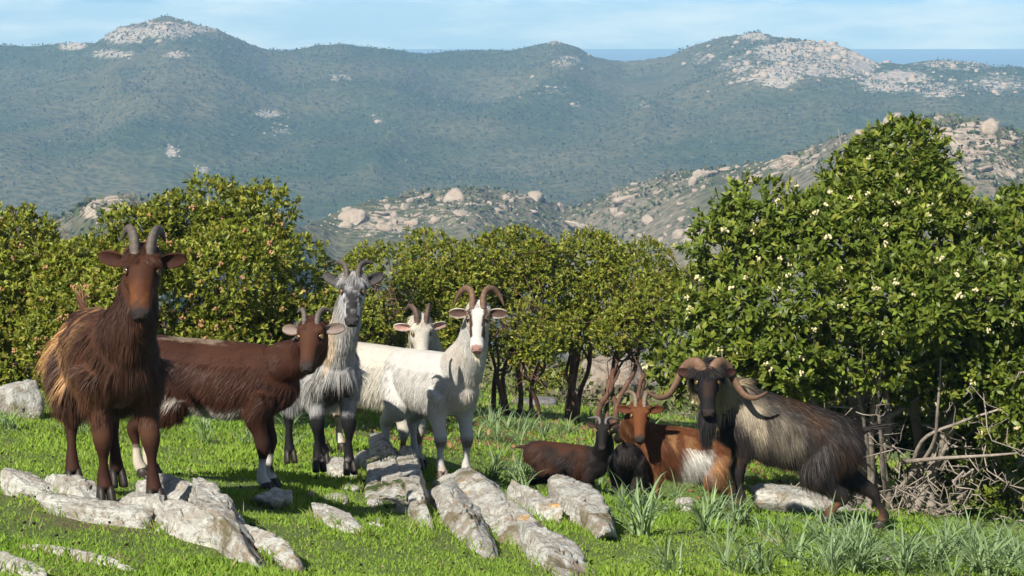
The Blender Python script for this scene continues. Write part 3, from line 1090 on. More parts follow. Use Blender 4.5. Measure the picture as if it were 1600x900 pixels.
    W = np.clip(L * 0.03, 0.0012, 0.0019) * r.uniform(0.7, 1.3, n_h)
    tone = np.clip(1 + 0.55 * (vnoise(O * 34, 211) - 0.5) + 0.35 * (vnoise(O * 90, 213) - 0.5) + r.normal(0, 0.20, n_h), 0.35, 2.0)[:, None]
    hcx = np.clip(c * tone, 0, 0.92)
    tipc = np.asarray(sp.get('tip', (1, 1, 1)))
    SV, SF = strands(O - nn * 0.002, D1, D2, L, W, nrm(nn + r.normal(0, 0.42, (n_h, 3))))
    hc5 = np.repeat(hcx, 5, 0).reshape(-1, 5, 3)
    hc5[:, 2:] *= lerp((1, 1, 1), tipc, 0.5)
    hc5[:, 4] *= lerp((1, 1, 1), tipc, 0.6)
    tag(link("fur", make_mesh("fur", SV, SF, M_FUR, np.clip(hc5, 0, 0.92).reshape(-1, 3)), root), kind="stuff")

    # ---- beard
    if sp.get('beard'):
        bl, bn, bc = sp['beard']
        ph = r.uniform(-1, 1, bn)
        O = np.array([H(0.20 - 0.085 * abs(x) ** 1.0 * r.random(), x * 0.020, -0.062) for x in ph])
        D1 = nrm(down + np.outer(ph, hR) * 0.20 + hU * 0.12 + r.normal(0, 0.10, (bn, 3)))
        D2 = nrm(down + np.outer(ph, hR) * -0.06 + r.normal(0, 0.06, (bn, 3)))
        L = bl * r.uniform(0.55, 1.05, bn) * (1 - 0.3 * np.abs(ph))
        W = np.full(bn, 0.0036)
        SV, SF = strands(O, D1, D2, L, W, np.tile(hU, (bn, 1)))
        cb = np.asarray(bc) * r.uniform(0.7, 1.35, (bn, 1))
        tag(link("beard", make_mesh("beard", SV, SF, M_FUR, np.repeat(np.clip(cb, 0, .9), 5, 0)), root), kind="stuff")

    # ---- horns: control points in the head frame (along face, sideways, out of the forehead)
    for sd in (-1, 1):
        hp_ = np.array([(a_, sd * b2, c_) for a_, b2, c_ in sp['horn']])
        hw = np.array([H(*x) for x in hp_])
        nseg = 44
        path = resample(hw, nseg)
        tt = np.linspace(0, 1, nseg)
        rw = sp.get('horn_r', 0.021) * hs * (1 - tt) ** 0.62 + 0.002
        rw *= 1 + 0.022 * np.sin(tt * sp.get('rings', 60)) * (1 - tt)
        HV, HF = tube(path, rw * 0.78, rw * 1.15, hint=lerp(hU, -hF, 0.5), n=10)
        hb = np.asarray(sp.get('horn_c', (0.16, 0.125, 0.10)))
        ring = np.concatenate([np.repeat(0.92 + 0.13 * np.sin(tt * sp.get('rings', 60)) * (1 - 0.6 * tt), 10), [1, 1]])
        link("horn", make_mesh("horn", HV, HF, M_HORN, hb * ring[:, None] * np.concatenate([np.repeat(1 - 0.35 * tt, 10), [1, 0.6]])[:, None], smooth=True), root)
    # ---- ears: cupped leaf shapes with real thickness
    el, ew = sp.get('ear', (0.105, 0.056))
    e_out, e_up, e_fw = sp.get('ear_dir', (1.0, 0.05, 0.15))
    for sd in (-1, 1):
        ebase = H(0.018, sd * 0.050, -0.030)
        ed = nrm(hR * sd * e_out - hF * e_up + hU * e_fw)
        ef = nrm(hU * 0.85 + hF * 0.55)                        # the hollow looks forward
        ef = nrm(ef - ed * (ef @ ed))
        es = np.cross(ed, ef)
        nu, nv = 11, 7
        VV, CC = [], []
        for face_ in (0, 1):
            for i in range(nu):
                t = i / (nu - 1)
                w = ew * 0.5 * max(math.sqrt(max(0.0, 1 - ((t - 0.55) / 0.47) ** 2)), 0.52 * (1 - t), 0.16)
                for j in range(nv):
                    q = (j / (nv - 1)) * 2 - 1
                    cup = (q * q) * 0.020 * (1.1 - t) + (1 - q * q) * 0.0 - (0.004 if face_ else 0)
                    pt = ebase + ed * (t * el * hs) + es * (q * w * hs) + ef * (cup * hs * 1.3 - t * t * 0.012 * hs)
                    VV.append(pt)
                    CC.append(sp['ear_c'][face_] if abs(q) < 0.75 or face_ else sp['ear_c'][1])
        VV, CC = np.array(VV), np.array(CC) * r.uniform(0.85, 1.15, (len(CC), 1))
        f0 = grid_faces(nv, nu)
        f1_ = f0[:, ::-1] + nu * nv
        rim = []
        loop = [i * nv for i in range(nu)] + [(nu - 1) * nv + j for j in range(1, nv)] + [i * nv + nv - 1 for i in range(nu - 2, -1, -1)]
        for x, y in zip(loop[:-1], loop[1:]):
            rim.append([x, y, y + nu * nv, x + nu * nv])
        link("ear", make_mesh("ear", VV, np.vstack([f0, f1_, np.array(rim)]), M_SKIN, CC, smooth=True), root)
    # ---- eyes with level pupils, nostrils
    for sd in (-1, 1):
        ec = H(0.068, sd * 0.0500, -0.006)
        out = nrm(hR * sd * 0.9 + hU * 0.45)
        hz = nrm(np.cross(out, hU))
        EV, EF = sphere((0, 0, 0), 0.0165 * hs, 16, 10)
        dirs = nrm(EV)
        lw = np.asarray(sp.get('iris', (0.20, 0.115, 0.03)))
        lev = nrm(np.cross(out, np.array([0, 0, 1.0])))
        vert_ = np.cross(lev, out)
        ce = np.tile(lw, (len(EV), 1))
        ce[(np.abs(dirs @ vert_) < 0.20) & (np.abs(dirs @ lev) < 0.6) & (dirs @ out > 0)] = 0.006
        ce[(dirs @ out) < 0.60] = 0.012
        link("eye", make_mesh("eye", EV + ec, EF, M_WET, ce, smooth=True), root)
        EV, EF = sphere(H(0.2365, sd * 0.0175, -0.0105), np.array([0.006, 0.0075, 0.006]) * hs, 10, 6, axes=np.array([hF, nrm(hR + hU * sd * 0.5), nrm(hU - hR * sd * 0.5)]))
        link("nostril", make_mesh("nostril", EV, EF, M_WET, np.full((len(EV), 3), 0.006), smooth=True), root)
    # ---- cloven hooves
    for k, foot in hoofs:
        bb = Build()
        for sd in (-1, 1):
            cxy = foot + np.array([0.012, sd * 0.0175, 0])
            tp_ = np.array([cxy + np.array([-0.004, 0, 0.060]), cxy + np.array([0.0, sd * 0.001, 0.035]), cxy + np.array([0.010, sd * 0.003, 0.002]), cxy + np.array([0.012, sd * 0.003, -0.012])])
            HV, HF = tube(tp_, np.array([0.015, 0.0175, 0.0185, 0.017]), np.array([0.024, 0.031, 0.037, 0.037]), hint=(1, 0, 0), n=10)
            bb.add(HV, HF, sp.get('hoof', (0.03, 0.024, 0.02)))
        link("hoof", bb.mesh("hoof", M_HOOF, smooth=True), root)
    return root


def pat(p, f, seed, lo, hi):
    """smooth mask from noise"""
    return np.clip((fbm(p * f, seed, 3) - lo) / (hi - lo), 0, 1)[:, None]


def sm(x, a, b_):
    t = np.clip((x - a) / (b_ - a), 0, 1)
    return (t * t * (3 - 2 * t))[:, None]


def coat_a(p, reg, hc, la, li, tz):                       # chestnut nanny with golden locks
    c = np.tile(np.array([0.052, 0.025, 0.016]), (len(p), 1))
    c = lerp(c, (0.080, 0.036, 0.020), pat(p, 5, 301, -0.2, 0.4))
    q = p * np.array([16, 16, 3.0])
    gold = pat(q, 1, 303, -0.12, 0.16) * sm(-p[:, 0], -0.14, 0.12) * (reg == 0)[:, None]
    c = lerp(c, (0.42, 0.24, 0.105), gold * 0.9)
    rear = sm(-p[:, 0], 0.20, 0.38) * ((reg == 0) | (reg == 4))[:, None] * (p[:, 2] < 0.62)[:, None]
    c = lerp(c, (0.30, 0.135, 0.045), rear * 0.75)
    low = sm(0.50 - p[:, 2], -0.02, 0.12) * (reg == 0)[:, None]
    c = lerp(c, (0.20, 0.095, 0.038), low * pat(q, 1, 305, -0.1, 0.25))
    fl = ((reg == 3) | (reg == 4))[:, None] * sm(la, 0.42, 0.6)
    c = lerp(c, (0.042, 0.018, 0.012), fl)
    c = np.where((reg == 2)[:, None], (0.066, 0.027, 0.015), c)
    tan = (reg == 2)[:, None] * sm(hc[:, 0], 0.10, 0.16) * sm(hc[:, 2], -0.05, -0.01) * (0.4 + pat(p, 30, 308, -0.3, 0.2))
    c = lerp(c, (0.15, 0.056, 0.022), np.clip(tan, 0, 1) * 0.8)
    c = lerp(c, (0.030, 0.021, 0.018), (reg == 2)[:, None] * sm(hc[:, 0] + 0.02 * fbm(p * 60, 309, 2), 0.180, 0.225))
    return c


def coat_b(p, reg, hc, la, li, tz):                       # reddish brown, pale belly, white socks
    c = np.tile(np.array([0.060, 0.025, 0.015]), (len(p), 1))
    c = lerp(c, (0.045, 0.018, 0.011), pat(p, 6, 311, -0.2, 0.4))
    c = lerp(c, (0.50, 0.42, 0.30), ((reg == 0) & (tz > 0.93) & (p[:, 0] < 0.1))[:, None] * 0.35 * pat(p, 14, 312, -0.2, 0.2))
    c = lerp(c, (0.50, 0.46, 0.40), (reg == 0)[:, None] * sm(-tz, 0.52, 0.68) * (p[:, 0] < 0.16)[:, None])
    leg = (reg == 3)[:, None]
    c = lerp(c, (0.035, 0.017, 0.012), leg * sm(la, 0.25, 0.4))
    c = lerp(c, (0.52, 0.50, 0.46), leg * sm(la, 0.60, 0.66) * pat(p, 9, 313, -0.35, -0.1))
    hl = (reg == 4)[:, None]
    c = lerp(c, (0.05, 0.022, 0.014), hl * sm(la, 0.2, 0.35))
    c = lerp(c, (0.50, 0.44, 0.36), hl * sm(la, 0.66, 0.72))
    c = np.where((reg == 2)[:, None], (0.074, 0.031, 0.018), c)
    c = lerp(c, (0.034, 0.022, 0.019), (reg == 2)[:, None] * sm(hc[:, 0] + 0.02 * fbm(p * 60, 319, 2), 0.175, 0.225))
    return c


def coat_c(p, reg, hc, la, li, tz):                       # silver grey, black legs, frosted face
    c = np.tile(np.array([0.38, 0.37, 0.355]), (len(p), 1))
    c = lerp(c, (0.30, 0.30, 0.31), pat(p * np.array([1, 1, .5]), 14, 321, -0.05, 0.3) * 0.8)
    c = lerp(c, (0.56, 0.42, 0.27), (reg == 1)[:, None] * sm(-p[:, 1], 0.02, 0.06) * 0.8)
    c = lerp(c, (0.07, 0.07, 0.07), ((reg == 0) & (tz > 0.7))[:, None] * 0.7)
    lg = (reg >= 3)[:, None]
    c = lerp(c, (0.012, 0.012, 0.013), lg * sm(la, 0.30, 0.42))
    c = lerp(c, (0.28, 0.27, 0.26), (reg == 3)[:, None] * sm(la, 0.84, 0.88) * pat(p, 22, 323, -0.1, 0.2))
    c = lerp(c, (0.05, 0.042, 0.038), (reg == 0)[:, None] * sm(-tz, 0.80, 0.95) * sm(p[:, 0], 0.0, 0.15))
    h = (reg == 2)[:, None]
    c = np.where(h, (0.30, 0.30, 0.31), c)
    dk = h * pat(p, 34, 325, -0.3, 0.0) * sm(hc[:, 2], -0.05, -0.015)
    c = lerp(c, (0.035, 0.034, 0.036), dk * 0.85)
    c = lerp(c, (0.028, 0.027, 0.028), h * pat(p, 40, 328, -0.5, -0.05) * sm(hc[:, 0], 0.05, 0.11) * sm(hc[:, 2], -0.03, -0.005))
    ah = np.abs(hc[:, 1])
    c = lerp(c, (0.62, 0.62, 0.62), h * ((hc[:, 0] > 0.0) & (hc[:, 0] < 0.032) & (ah > 0.014) & (ah < 0.044))[:, None] * 0.8 * pat(p, 60, 326, -0.5, 0.0))
    c = lerp(c, (0.55, 0.55, 0.56), h * ((hc[:, 0] > 0.085) & (hc[:, 0] < 0.20) & (ah > 0.030) & (hc[:, 2] > -0.055))[:, None] * pat(p, 45, 327, -0.35, 0.15))
    c = lerp(c, (0.45, 0.45, 0.45), h * ((hc[:, 0] > 0.2) & (hc[:, 2] < -0.045))[:, None])
    return c


def coat_d(p, reg, hc, la, li, tz):                       # cream white
    c = np.tile(np.array([0.50, 0.475, 0.415]), (len(p), 1))
    c = lerp(c, (0.52, 0.44, 0.33), pat(p, 6, 331, 0.05, 0.5) * 0.6)
    c = lerp(c, (0.30, 0.18, 0.10), (reg >= 3)[:, None] * sm(la, 0.5, 0.6) * pat(p, 12, 332, 0.05, 0.2))
    return c


def coat_e(p, reg, hc, la, li, tz):                       # white, two dark face stripes, tan knees
    c = np.tile(np.array([0.52, 0.51, 0.485]), (len(p), 1))
    c = lerp(c, (0.54, 0.47, 0.37), pat(p, 5, 341, 0.15, 0.6) * 0.5)
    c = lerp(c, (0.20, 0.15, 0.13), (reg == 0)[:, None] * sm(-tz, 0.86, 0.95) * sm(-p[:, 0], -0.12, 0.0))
    kn = (reg == 3)[:, None] * sm(la, 0.46, 0.50) * (1 - sm(la, 0.56, 0.62))
    c = lerp(c, (0.12, 0.060, 0.030), kn * np.clip(0.35 + pat(p, 24, 343, -0.3, 0.3), 0, 1) * 0.8)
    c = lerp(c, (0.36, 0.27, 0.20), (reg >= 3)[:, None] * sm(la, 0.80, 0.9) * 0.6)
    h = reg == 2
    st_ = h & (np.abs(np.abs(hc[:, 1]) - 0.037 + 0.06 * (hc[:, 0] - 0.06)) < 0.0085) & (hc[:, 0] > 0.0) & (hc[:, 0] < 0.175) & (hc[:, 2] > -0.06)
    c[st_] = (0.055, 0.035, 0.028)
    sdf = h & (np.abs(hc[:, 1]) > 0.046) & (hc[:, 0] < 0.17)
    c = lerp(c, (0.50, 0.36, 0.22), sdf[:, None] * 0.6)
    c[h & (hc[:, 0] > 0.02) & (hc[:, 0] < 0.055) & (np.abs(hc[:, 1]) > 0.05)] = (0.12, 0.08, 0.06)
    return c


def coat_f(p, reg, hc, la, li, tz):                       # black billy, fawn saddle and neck
    c = np.tile(np.array([0.024, 0.020, 0.019]), (len(p), 1))
    c = lerp(c, (0.055, 0.030, 0.018), pat(p, 5, 351, -0.05, 0.35) * sm(-p[:, 0], -0.1, 0.1))
    q = p * np.array([14, 14, 3.0])
    sad = np.exp(-(((p[:, 0] - 0.11) / 0.16) ** 2 + ((tz - 0.26 - 0.8 * (p[:, 0] - 0.08)) / 0.42) ** 2) ** 1.2)[:, None] * (reg == 0)[:, None]
    c = lerp(c, (0.33, 0.28, 0.205), np.clip(sad * 1.2 * (0.25 + pat(q, 1, 353, -0.30, 0.2)), 0, 1))
    c = lerp(c, (0.40, 0.32, 0.20), ((reg == 1) & (np.linalg.norm(hc, axis=1) > 0.10) & (hc[:, 2] < -0.04))[:, None] * sm(p[:, 1], 0.01, 0.05) * 0.9)
    c = lerp(c, (0.36, 0.26, 0.14), (reg == 0)[:, None] * sm(-tz, 0.80, 0.95) * (p[:, 0] < 0.12)[:, None])
    c = lerp(c, (0.20, 0.12, 0.06), (reg == 3)[:, None] * pat(q, 1, 355, 0.0, 0.3) * (1 - sm(la, 0.4, 0.5)))
    c = lerp(c, (0.11, 0.055, 0.028), (reg >= 3)[:, None] * sm(la, 0.55, 0.65) * pat(p, 11, 357, -0.1, 0.2))
    h = reg == 2
    c[h] = (0.014, 0.013, 0.014)
    c = lerp(c, (0.075, 0.035, 0.022), (h & (hc[:, 0] > 0.08) & (hc[:, 0] < 0.16) & (np.abs(hc[:, 1]) < 0.025) & (hc[:, 2] > -0.03))[:, None] * 0.3)
    c = lerp(c, (0.17, 0.075, 0.03), (h & (hc[:, 0] > 0.05) & (hc[:, 0] < 0.15) & (hc[:, 1] < -0.038) & (hc[:, 2] < -0.05))[:, None] * 0.9)
    return c


def coat_g(p, reg, hc, la, li, tz):                       # fox red with a white girth band
    c = np.tile(np.array([0.125, 0.046, 0.019]), (len(p), 1))
    c = lerp(c, (0.085, 0.032, 0.015), pat(p, 7, 361, -0.1, 0.4))
    q = p * np.array([16, 16, 3.0])
    c = lerp(c, (0.30, 0.16, 0.07), pat(q, 1, 362, 0.05, 0.35) * 0.7)
    bd = np.exp(-((p[:, 0] + 0.06 + 0.25 * tz * 0.2) / 0.115) ** 6)[:, None] * ((reg == 0) & (tz < 0.35))[:, None]
    c = lerp(c, (0.60, 0.58, 0.54), bd)
    c = lerp(c, (0.05, 0.022, 0.013), (reg == 1)[:, None] * sm(-p[:, 1] * 0 + hc[:, 1], -0.3, -0.05) * 0.0)
    c = lerp(c, (0.12, 0.045, 0.022), (reg >= 3)[:, None] * sm(la, 0.45, 0.6))
    c = np.where((reg == 2)[:, None], (0.145, 0.052, 0.020), c)
    c = lerp(c, (0.045, 0.028, 0.022), (reg == 2)[:, None] * sm(hc[:, 0] + 0.02 * fbm(p * 60, 369, 2), 0.18, 0.225))
    return c


def coat_h(p, reg, hc, la, li, tz):                       # dark brown body, black head
    c = np.tile(np.array([0.060, 0.026, 0.016]), (len(p), 1))
    c = lerp(c, (0.020, 0.014, 0.012), pat(p, 5, 371, -0.1, 0.4))
    c = lerp(c, (0.018, 0.014, 0.013), sm(p[:, 0], 0.12, 0.26))
    c = lerp(c, (0.018, 0.015, 0.014), (reg >= 3)[:, None] * 0.8)
    c = np.where(((reg == 2) | (reg == 1))[:, None], (0.016, 0.014, 0.014), c)
    return c


def coat_i(p, reg, hc, la, li, tz):                       # all black
    c = np.tile(np.array([0.018, 0.016, 0.016]), (len(p), 1))
    return lerp(c, (0.04, 0.028, 0.022), pat(p, 6, 381, 0.0, 0.5) * 0.6)


def xy(px, d):
    return (ray(px, 600)[0] * d, d)


HORN_SWEPT = [(0.012, 0.026, 0.008), (-0.04, 0.032, 0.030), (-0.080, 0.044, 0.022), (-0.100, 0.060, -0.020), (-0.082, 0.078, -0.065)]
HORN_SHORT = [(0.014, 0.030, 0.008), (-0.03, 0.034, 0.022), (-0.062, 0.046, 0.018), (-0.080, 0.066, -0.005), (-0.078, 0.088, -0.025)]
HORN_LYRE = [(0.012, 0.028, 0.008), (-0.035, 0.031, 0.022), (-0.075, 0.044, 0.014), (-0.098, 0.074, -0.008), (-0.096, 0.104, -0.024)]
HORN_WIDE = [(0.014, 0.028, 0.010), (-0.040, 0.029, 0.030), (-0.085, 0.042, 0.026), (-0.105, 0.076, 0.004), (-0.080, 0.112, -0.032), (-0.030, 0.136, -0.058)]
HORN_BILLY = [(0.010, 0.030, 0.006), (-0.022, 0.050, 0.018), (-0.034, 0.090, -0.025), (0.0, 0.128, -0.070), (0.055, 0.158, -0.088), (0.112, 0.198, -0.085), (0.130, 0.252, -0.070), (0.102, 0.312, -0.055)]

GOATS = [
    dict(name="goat", seed=1, scale=0.97, yaw=-66, at=xy(172, 7.15), lift=0.05, poll=P(223, 396, 6.75), face_yaw=-6, face_pitch=56, roll=-6, coat=coat_a, hairs=84000, head=1.04,
         label="chestnut brown goat with long golden flank hair standing on the front left rock", len=dict(torso=0.085, belly=0.115, neck=0.045, thigh=0.15), horn=HORN_SWEPT, horn_r=0.024, horn_c=(0.15, 0.125, 0.105),
         ear_c=((0.05, 0.022, 0.015), (0.08, 0.032, 0.018)), ear_dir=(1, 0.12, 0.12), fringe=0.035, tail=(-0.6, 0, 0.8), feet=dict(fl=(0.04, 0.01, 0.0), hr=(0.10, -0.01, 0)), fat=0.93),
    dict(name="goat", seed=2, scale=0.89, yaw=-4, at=xy(338, 8.35), poll=P(487, 506, 8.10), face_yaw=-12, face_pitch=50, roll=4, coat=coat_b, hairs=54000, head=1.02,
         label="reddish brown goat with short curved horns and pale belly standing in profile", len=dict(torso=0.055, belly=0.07, neck=0.04, thigh=0.085), lay=0.9, wob=0.45, horn=HORN_SHORT, horn_r=0.017, horn_c=(0.17, 0.145, 0.125),
         ear_c=((0.25, 0.20, 0.175), (0.065, 0.028, 0.018)), ear_dir=(1, 0.10, 0.0), tail=(-0.8, 0, -0.3), ear=(0.105, 0.055), bow=np.array([0.02, 0, -0.02])),
    dict(name="goat", seed=3, scale=0.93, yaw=-70, at=xy(502, 9.50), lift=0.05, poll=P(551, 436, 9.02), face_yaw=-4, face_pitch=58, coat=coat_c, hairs=50000, head=1.0,
         label="silver grey goat with frosted dark face and black legs holding its head high", len=dict(torso=0.085, belly=0.12, neck=0.065, thigh=0.12), horn=HORN_LYRE, horn_r=0.019, horn_c=(0.14, 0.115, 0.10),
         ear_c=((0.075, 0.070, 0.070), (0.016, 0.015, 0.016)), ear_dir=(1, 0.50, 0.05), ear=(0.120, 0.058), nose=(0.05, 0.047, 0.047), neck=0.92),
    dict(name="goat", seed=4, scale=0.92, yaw=-32, at=xy(592, 10.75), poll=P(658, 503, 10.25), face_yaw=12, face_pitch=74, coat=coat_d, vox=0.011, hairs=26000, nose=(0.40, 0.26, 0.22),
         label="cream white goat half hidden behind the white goat, only its forehead showing", len=dict(torso=0.06, belly=0.09, neck=0.05, thigh=0.08), horn=HORN_SWEPT, horn_r=0.022, horn_c=(0.15, 0.10, 0.075),
         ear_c=((0.50, 0.30, 0.25), (0.66, 0.60, 0.52)), ear_dir=(1, -0.05, 0.1), ear=(0.11, 0.052), tail=(-0.7, 0, -0.6), tip=(1, 0.98, 0.93)),
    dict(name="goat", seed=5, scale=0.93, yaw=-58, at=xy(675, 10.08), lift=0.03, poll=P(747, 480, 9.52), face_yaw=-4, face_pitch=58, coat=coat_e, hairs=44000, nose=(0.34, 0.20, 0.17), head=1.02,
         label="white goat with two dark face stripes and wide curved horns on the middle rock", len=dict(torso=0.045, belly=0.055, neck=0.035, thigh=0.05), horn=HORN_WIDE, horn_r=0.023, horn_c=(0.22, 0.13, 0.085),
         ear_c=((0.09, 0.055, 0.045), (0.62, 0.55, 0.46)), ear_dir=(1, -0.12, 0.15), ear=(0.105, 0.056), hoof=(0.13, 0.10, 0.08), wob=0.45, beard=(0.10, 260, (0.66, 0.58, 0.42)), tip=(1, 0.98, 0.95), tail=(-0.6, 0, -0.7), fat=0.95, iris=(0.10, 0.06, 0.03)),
    dict(name="goat", seed=6, scale=0.95, yaw=176, at=xy(1222, 10.0), drop=0.045, pitch=0.14, poll=P(1105, 577, 9.72), face_yaw=5, face_pitch=60, coat=coat_f, hairs=80000, head=1.06, fat=0.97,
         label="black billy goat with fawn saddle, long beard and huge sideways horns", len=dict(torso=0.10, belly=0.13, neck=0.10, thigh=0.13), lay=0.35, horn=HORN_BILLY, horn_r=0.031, horn_c=(0.23, 0.135, 0.085), rings=95,
         ear_c=((0.05, 0.022, 0.016), (0.028, 0.020, 0.017)), ear_dir=(1, 0.15, 0.05), ear=(0.105, 0.050), beard=(0.27, 900, (0.014, 0.013, 0.014)), feet=dict(hl=(0.10, 0.02, 0), hr=(-0.22, 0, 0), fl=(-0.02, 0, 0)), tail=(-0.9, 0, 0.35), tuft=0.12, neck=1.08, fringe=0.03),
    dict(name="goat", seed=7, scale=0.80, yaw=-163, at=xy(1066, 11.0), poll=P(1000, 634, 10.72), face_yaw=0, face_pitch=60, coat=coat_g, vox=0.011, hairs=30000, head=1.08,
         label="fox red goat with a white girth band standing behind the black billy", len=dict(torso=0.085, belly=0.13, neck=0.05, thigh=0.10), horn=HORN_LYRE, horn_r=0.021, horn_c=(0.27, 0.21, 0.15),
         ear_c=((0.10, 0.035, 0.018), (0.14, 0.05, 0.022)), ear_dir=(1, 0.05, 0.1), beard=(0.09, 120, (0.20, 0.12, 0.06)), tail=(-0.6, 0, 0.6)),
    dict(name="goat", seed=8, scale=0.60, yaw=-6, drop=0.14, at=xy(888, 11.75), poll=P(942, 662, 11.50), face_yaw=-4, face_pitch=60, coat=coat_h, vox=0.013, hairs=18000, head=1.12,
         label="small dark brown goat with black head and spread horns standing in profile in the hollow", len=dict(torso=0.07, belly=0.09, neck=0.05, thigh=0.08), lay=0.9, horn=[(0.012, 0.026, 0.008), (-0.03, 0.032, 0.02), (-0.055, 0.06, 0.01), (-0.06, 0.10, -0.015), (-0.062, 0.145, -0.03)], horn_r=0.018,
         horn_c=(0.20, 0.19, 0.18), ear_c=((0.05, 0.03, 0.025), (0.02, 0.016, 0.015)), ear_dir=(1, 0.25, 0.0), tail=(-1, 0, -0.1), fringe=0.02),
    dict(name="goat", seed=9, scale=0.60, yaw=75, at=xy(990, 10.95), poll=P(974, 668, 11.12), face_yaw=200, face_pitch=35, coat=coat_i, vox=0.013, hairs=17000, head=1.05,
         label="small black goat seen from behind, beside the fox red goat", len=dict(torso=0.07, belly=0.09, neck=0.05, thigh=0.08), horn=HORN_SWEPT, horn_r=0.017, horn_c=(0.20, 0.13, 0.09),
         ear_c=((0.30, 0.28, 0.27), (0.02, 0.018, 0.018)), ear_dir=(1, 0.1, -0.1)),
]
for sp in GOATS:
    make_goat(sp)

# ------------------------------------------------------------------ rocks in the grass
def meet(px, py):
    """where a view ray reaches the meadow"""
    d = np.linspace(5.0, 29, 900)
    r_ = ray(px, py)
    z = ground(r_[0] * d, d)
    k = np.nonzero(z >= r_[2] * d)[0]
    return float(d[k[0]]) if len(k) else 20.0


FOOT = []                          # where rocks stand, for the grass growing up round them
SLABS = [  # back end px, front end px, half width px, height m, moss, seed, label
    ((12, 766), (82, 784), 24, 0.079, 0, 1, "rounded pale rock at the left end of the front outcrop"),
    ((84, 778), (152, 798), 26, 0.091, 0, 2, "lumpy lichen covered rock below the chestnut goat's hind legs"),
    ((80, 804), (250, 826), 20, 0.071, 0, 3, "long pale rock under the chestnut goat's front hooves"),
    ((168, 800), (262, 820), 22, 0.083, 0, 35, "pale rock bearing the chestnut goat's right front hoof"),
    ((236, 786), (306, 806), 22, 0.100, 1, 4, "mossy rock just right of the chestnut goat's front hooves"),
    ((225, 818), (338, 856), 23, 0.083, 0, 5, "pale rock between the mossy rock and the pointed one"),
    ((318, 806), (398, 876), 27, 0.124, 0, 6, "pinkish pointed rock right of the chestnut goat"),
    ((366, 848), (448, 886), 18, 0.066, 0, 7, "low rock at the right end of the front outcrop"),
    ((55, 864), (188, 888), 9, 0.024, 0, 8, "flat grey stone lying in the grass at lower left"),
    ((-20, 884), (54, 904), 15, 0.041, 0, 9, "flat pale rock at the bottom left corner"),
    ((494, 812), (570, 838), 17, 0.045, 0, 11, "low flat rock lying in the lawn below the grey goat"),
    ((590, 738), (642, 824), 38, 0.116, 1, 12, "large pale tilted block with moss on top below the cream goat"),
    ((640, 754), (664, 828), 20, 0.142, 0, 13, "narrow cracked rock with orange lichen beside the tilted block"),
    ((688, 776), (740, 856), 36, 0.116, 0, 14, "dark grey wedge rock below the white goat's front hooves"),
    ((706, 764), (774, 786), 32, 0.100, 1, 15, "mossy topped rock carrying the white goat's front hooves"),
    ((742, 794), (850, 872), 42, 0.124, 0, 16, "large lichen slab sloping down at the centre bottom, upper part"),
    ((820, 848), (900, 912), 36, 0.100, 0, 17, "lower half of the sloping lichen slab, at the picture's bottom edge"),
    ((816, 792), (862, 820), 25, 0.107, 0, 18, "pinkish rock left of the dark sided one"),
    ((876, 800), (930, 836), 28, 0.124, 0, 19, "pale rock with dark right side near the centre"),
    ((512, 736), (556, 752), 25, 0.074, 0, 21, "shaded rock under the silver grey goat's hooves"),
    ((566, 722), (606, 740), 24, 0.083, 0, 22, "shaded rock ledge behind the tilted block"),
]
for (e0, e1, hw, h, mk, seed, label) in SLABS:
    d0, d1 = meet(*e0), meet(*e1)
    a = np.append((ray(*e0) * d0)[:2], 0)
    b_ = np.append((ray(*e1) * d1)[:2], 0)
    a[2], b_[2] = g1(a[0], a[1]), g1(b_[0], b_[1])
    ln_ = np.linalg.norm(b_ - a)
    yaw_ = math.atan2(b_[1] - a[1], b_[0] - a[0])
    pitch_ = math.atan2(a[2] - b_[2], math.hypot(b_[0] - a[0], b_[1] - a[1]))
    w = hw * 0.5 * (d0 + d1) / FPX * 1.25
    me = rock_mesh("rock", seed, M_ROCKM if mk else M_ROCK, 4, 11, 0.085, (ln_ * 0.62, w, h * 1.35), freq=1.7)
    FOOT.append(((a + b_) / 2, yaw_, ln_ * 0.60, w))
    o = link("rock", me, None, (a + b_) / 2 + np.array([0, 0, h * 0.12]))
    o.rotation_euler = Euler((math.radians((seed * 53) % 17 - 8), pitch_ + math.radians(3), yaw_), 'XYZ')
    tag(o, label, "rock", "rocks in the meadow")

ROCKS = [  # px centre, py of the foot, half width px, height px, depth ratio, tilt deg (down to the right), mat, seed, sub, label
    (430, 796, 34, 26, 0.9, 8, 0, 20, 3, "shaded grey rock beneath the reddish goat's front hooves"),
    (546, 768, 15, 13, 0.9, 0, 0, 23, 2, "small pale stone in the shade below the grey goat"),
    (523, 788, 15, 16, 0.9, 0, 0, 24, 2, "small shaded stone left of the tall block"),
    (484, 782, 10, 12, 0.9, 0, 0, 25, 2, "tiny shaded stone between the two brown goat's shadow and the block"),
    (592, 822, 11, 12, 0.9, 0, 0, 26, 2, "tiny grey stone in the grass by the tall block's foot"),
    (18, 652, 34, 62, 0.9, 0, 0, 27, 3, "white boulder at the left edge below the bush"),
    (1070, 798, 15, 22, 0.9, 0, 0, 28, 2, "small white stone in front of the fox red goat"),
    (1002, 772, 17, 20, 0.9, 0, 0, 29, 2, "small white stone by the small black goat"),
    (915, 776, 10, 8, 0.9, 0, 0, 30, 2, "little flat white stone in the grass below the dark brown goat"),
    (1238, 826, 66, 66, 0.8, 4, 0, 31, 3, "broad white rock behind the black billy's hind legs"),
    (1208, 852, 17, 9, 0.8, 6, 0, 32, 2, "thin white stone in the grass under the billy"),
    (1152, 818, 14, 14, 0.8, 6, 0, 33, 2, "small pale stone at the billy's front hooves"),
    (1392, 878, 14, 12, 0.8, 6, 0, 34, 2, "small brown stone near the bush at lower right"),
]
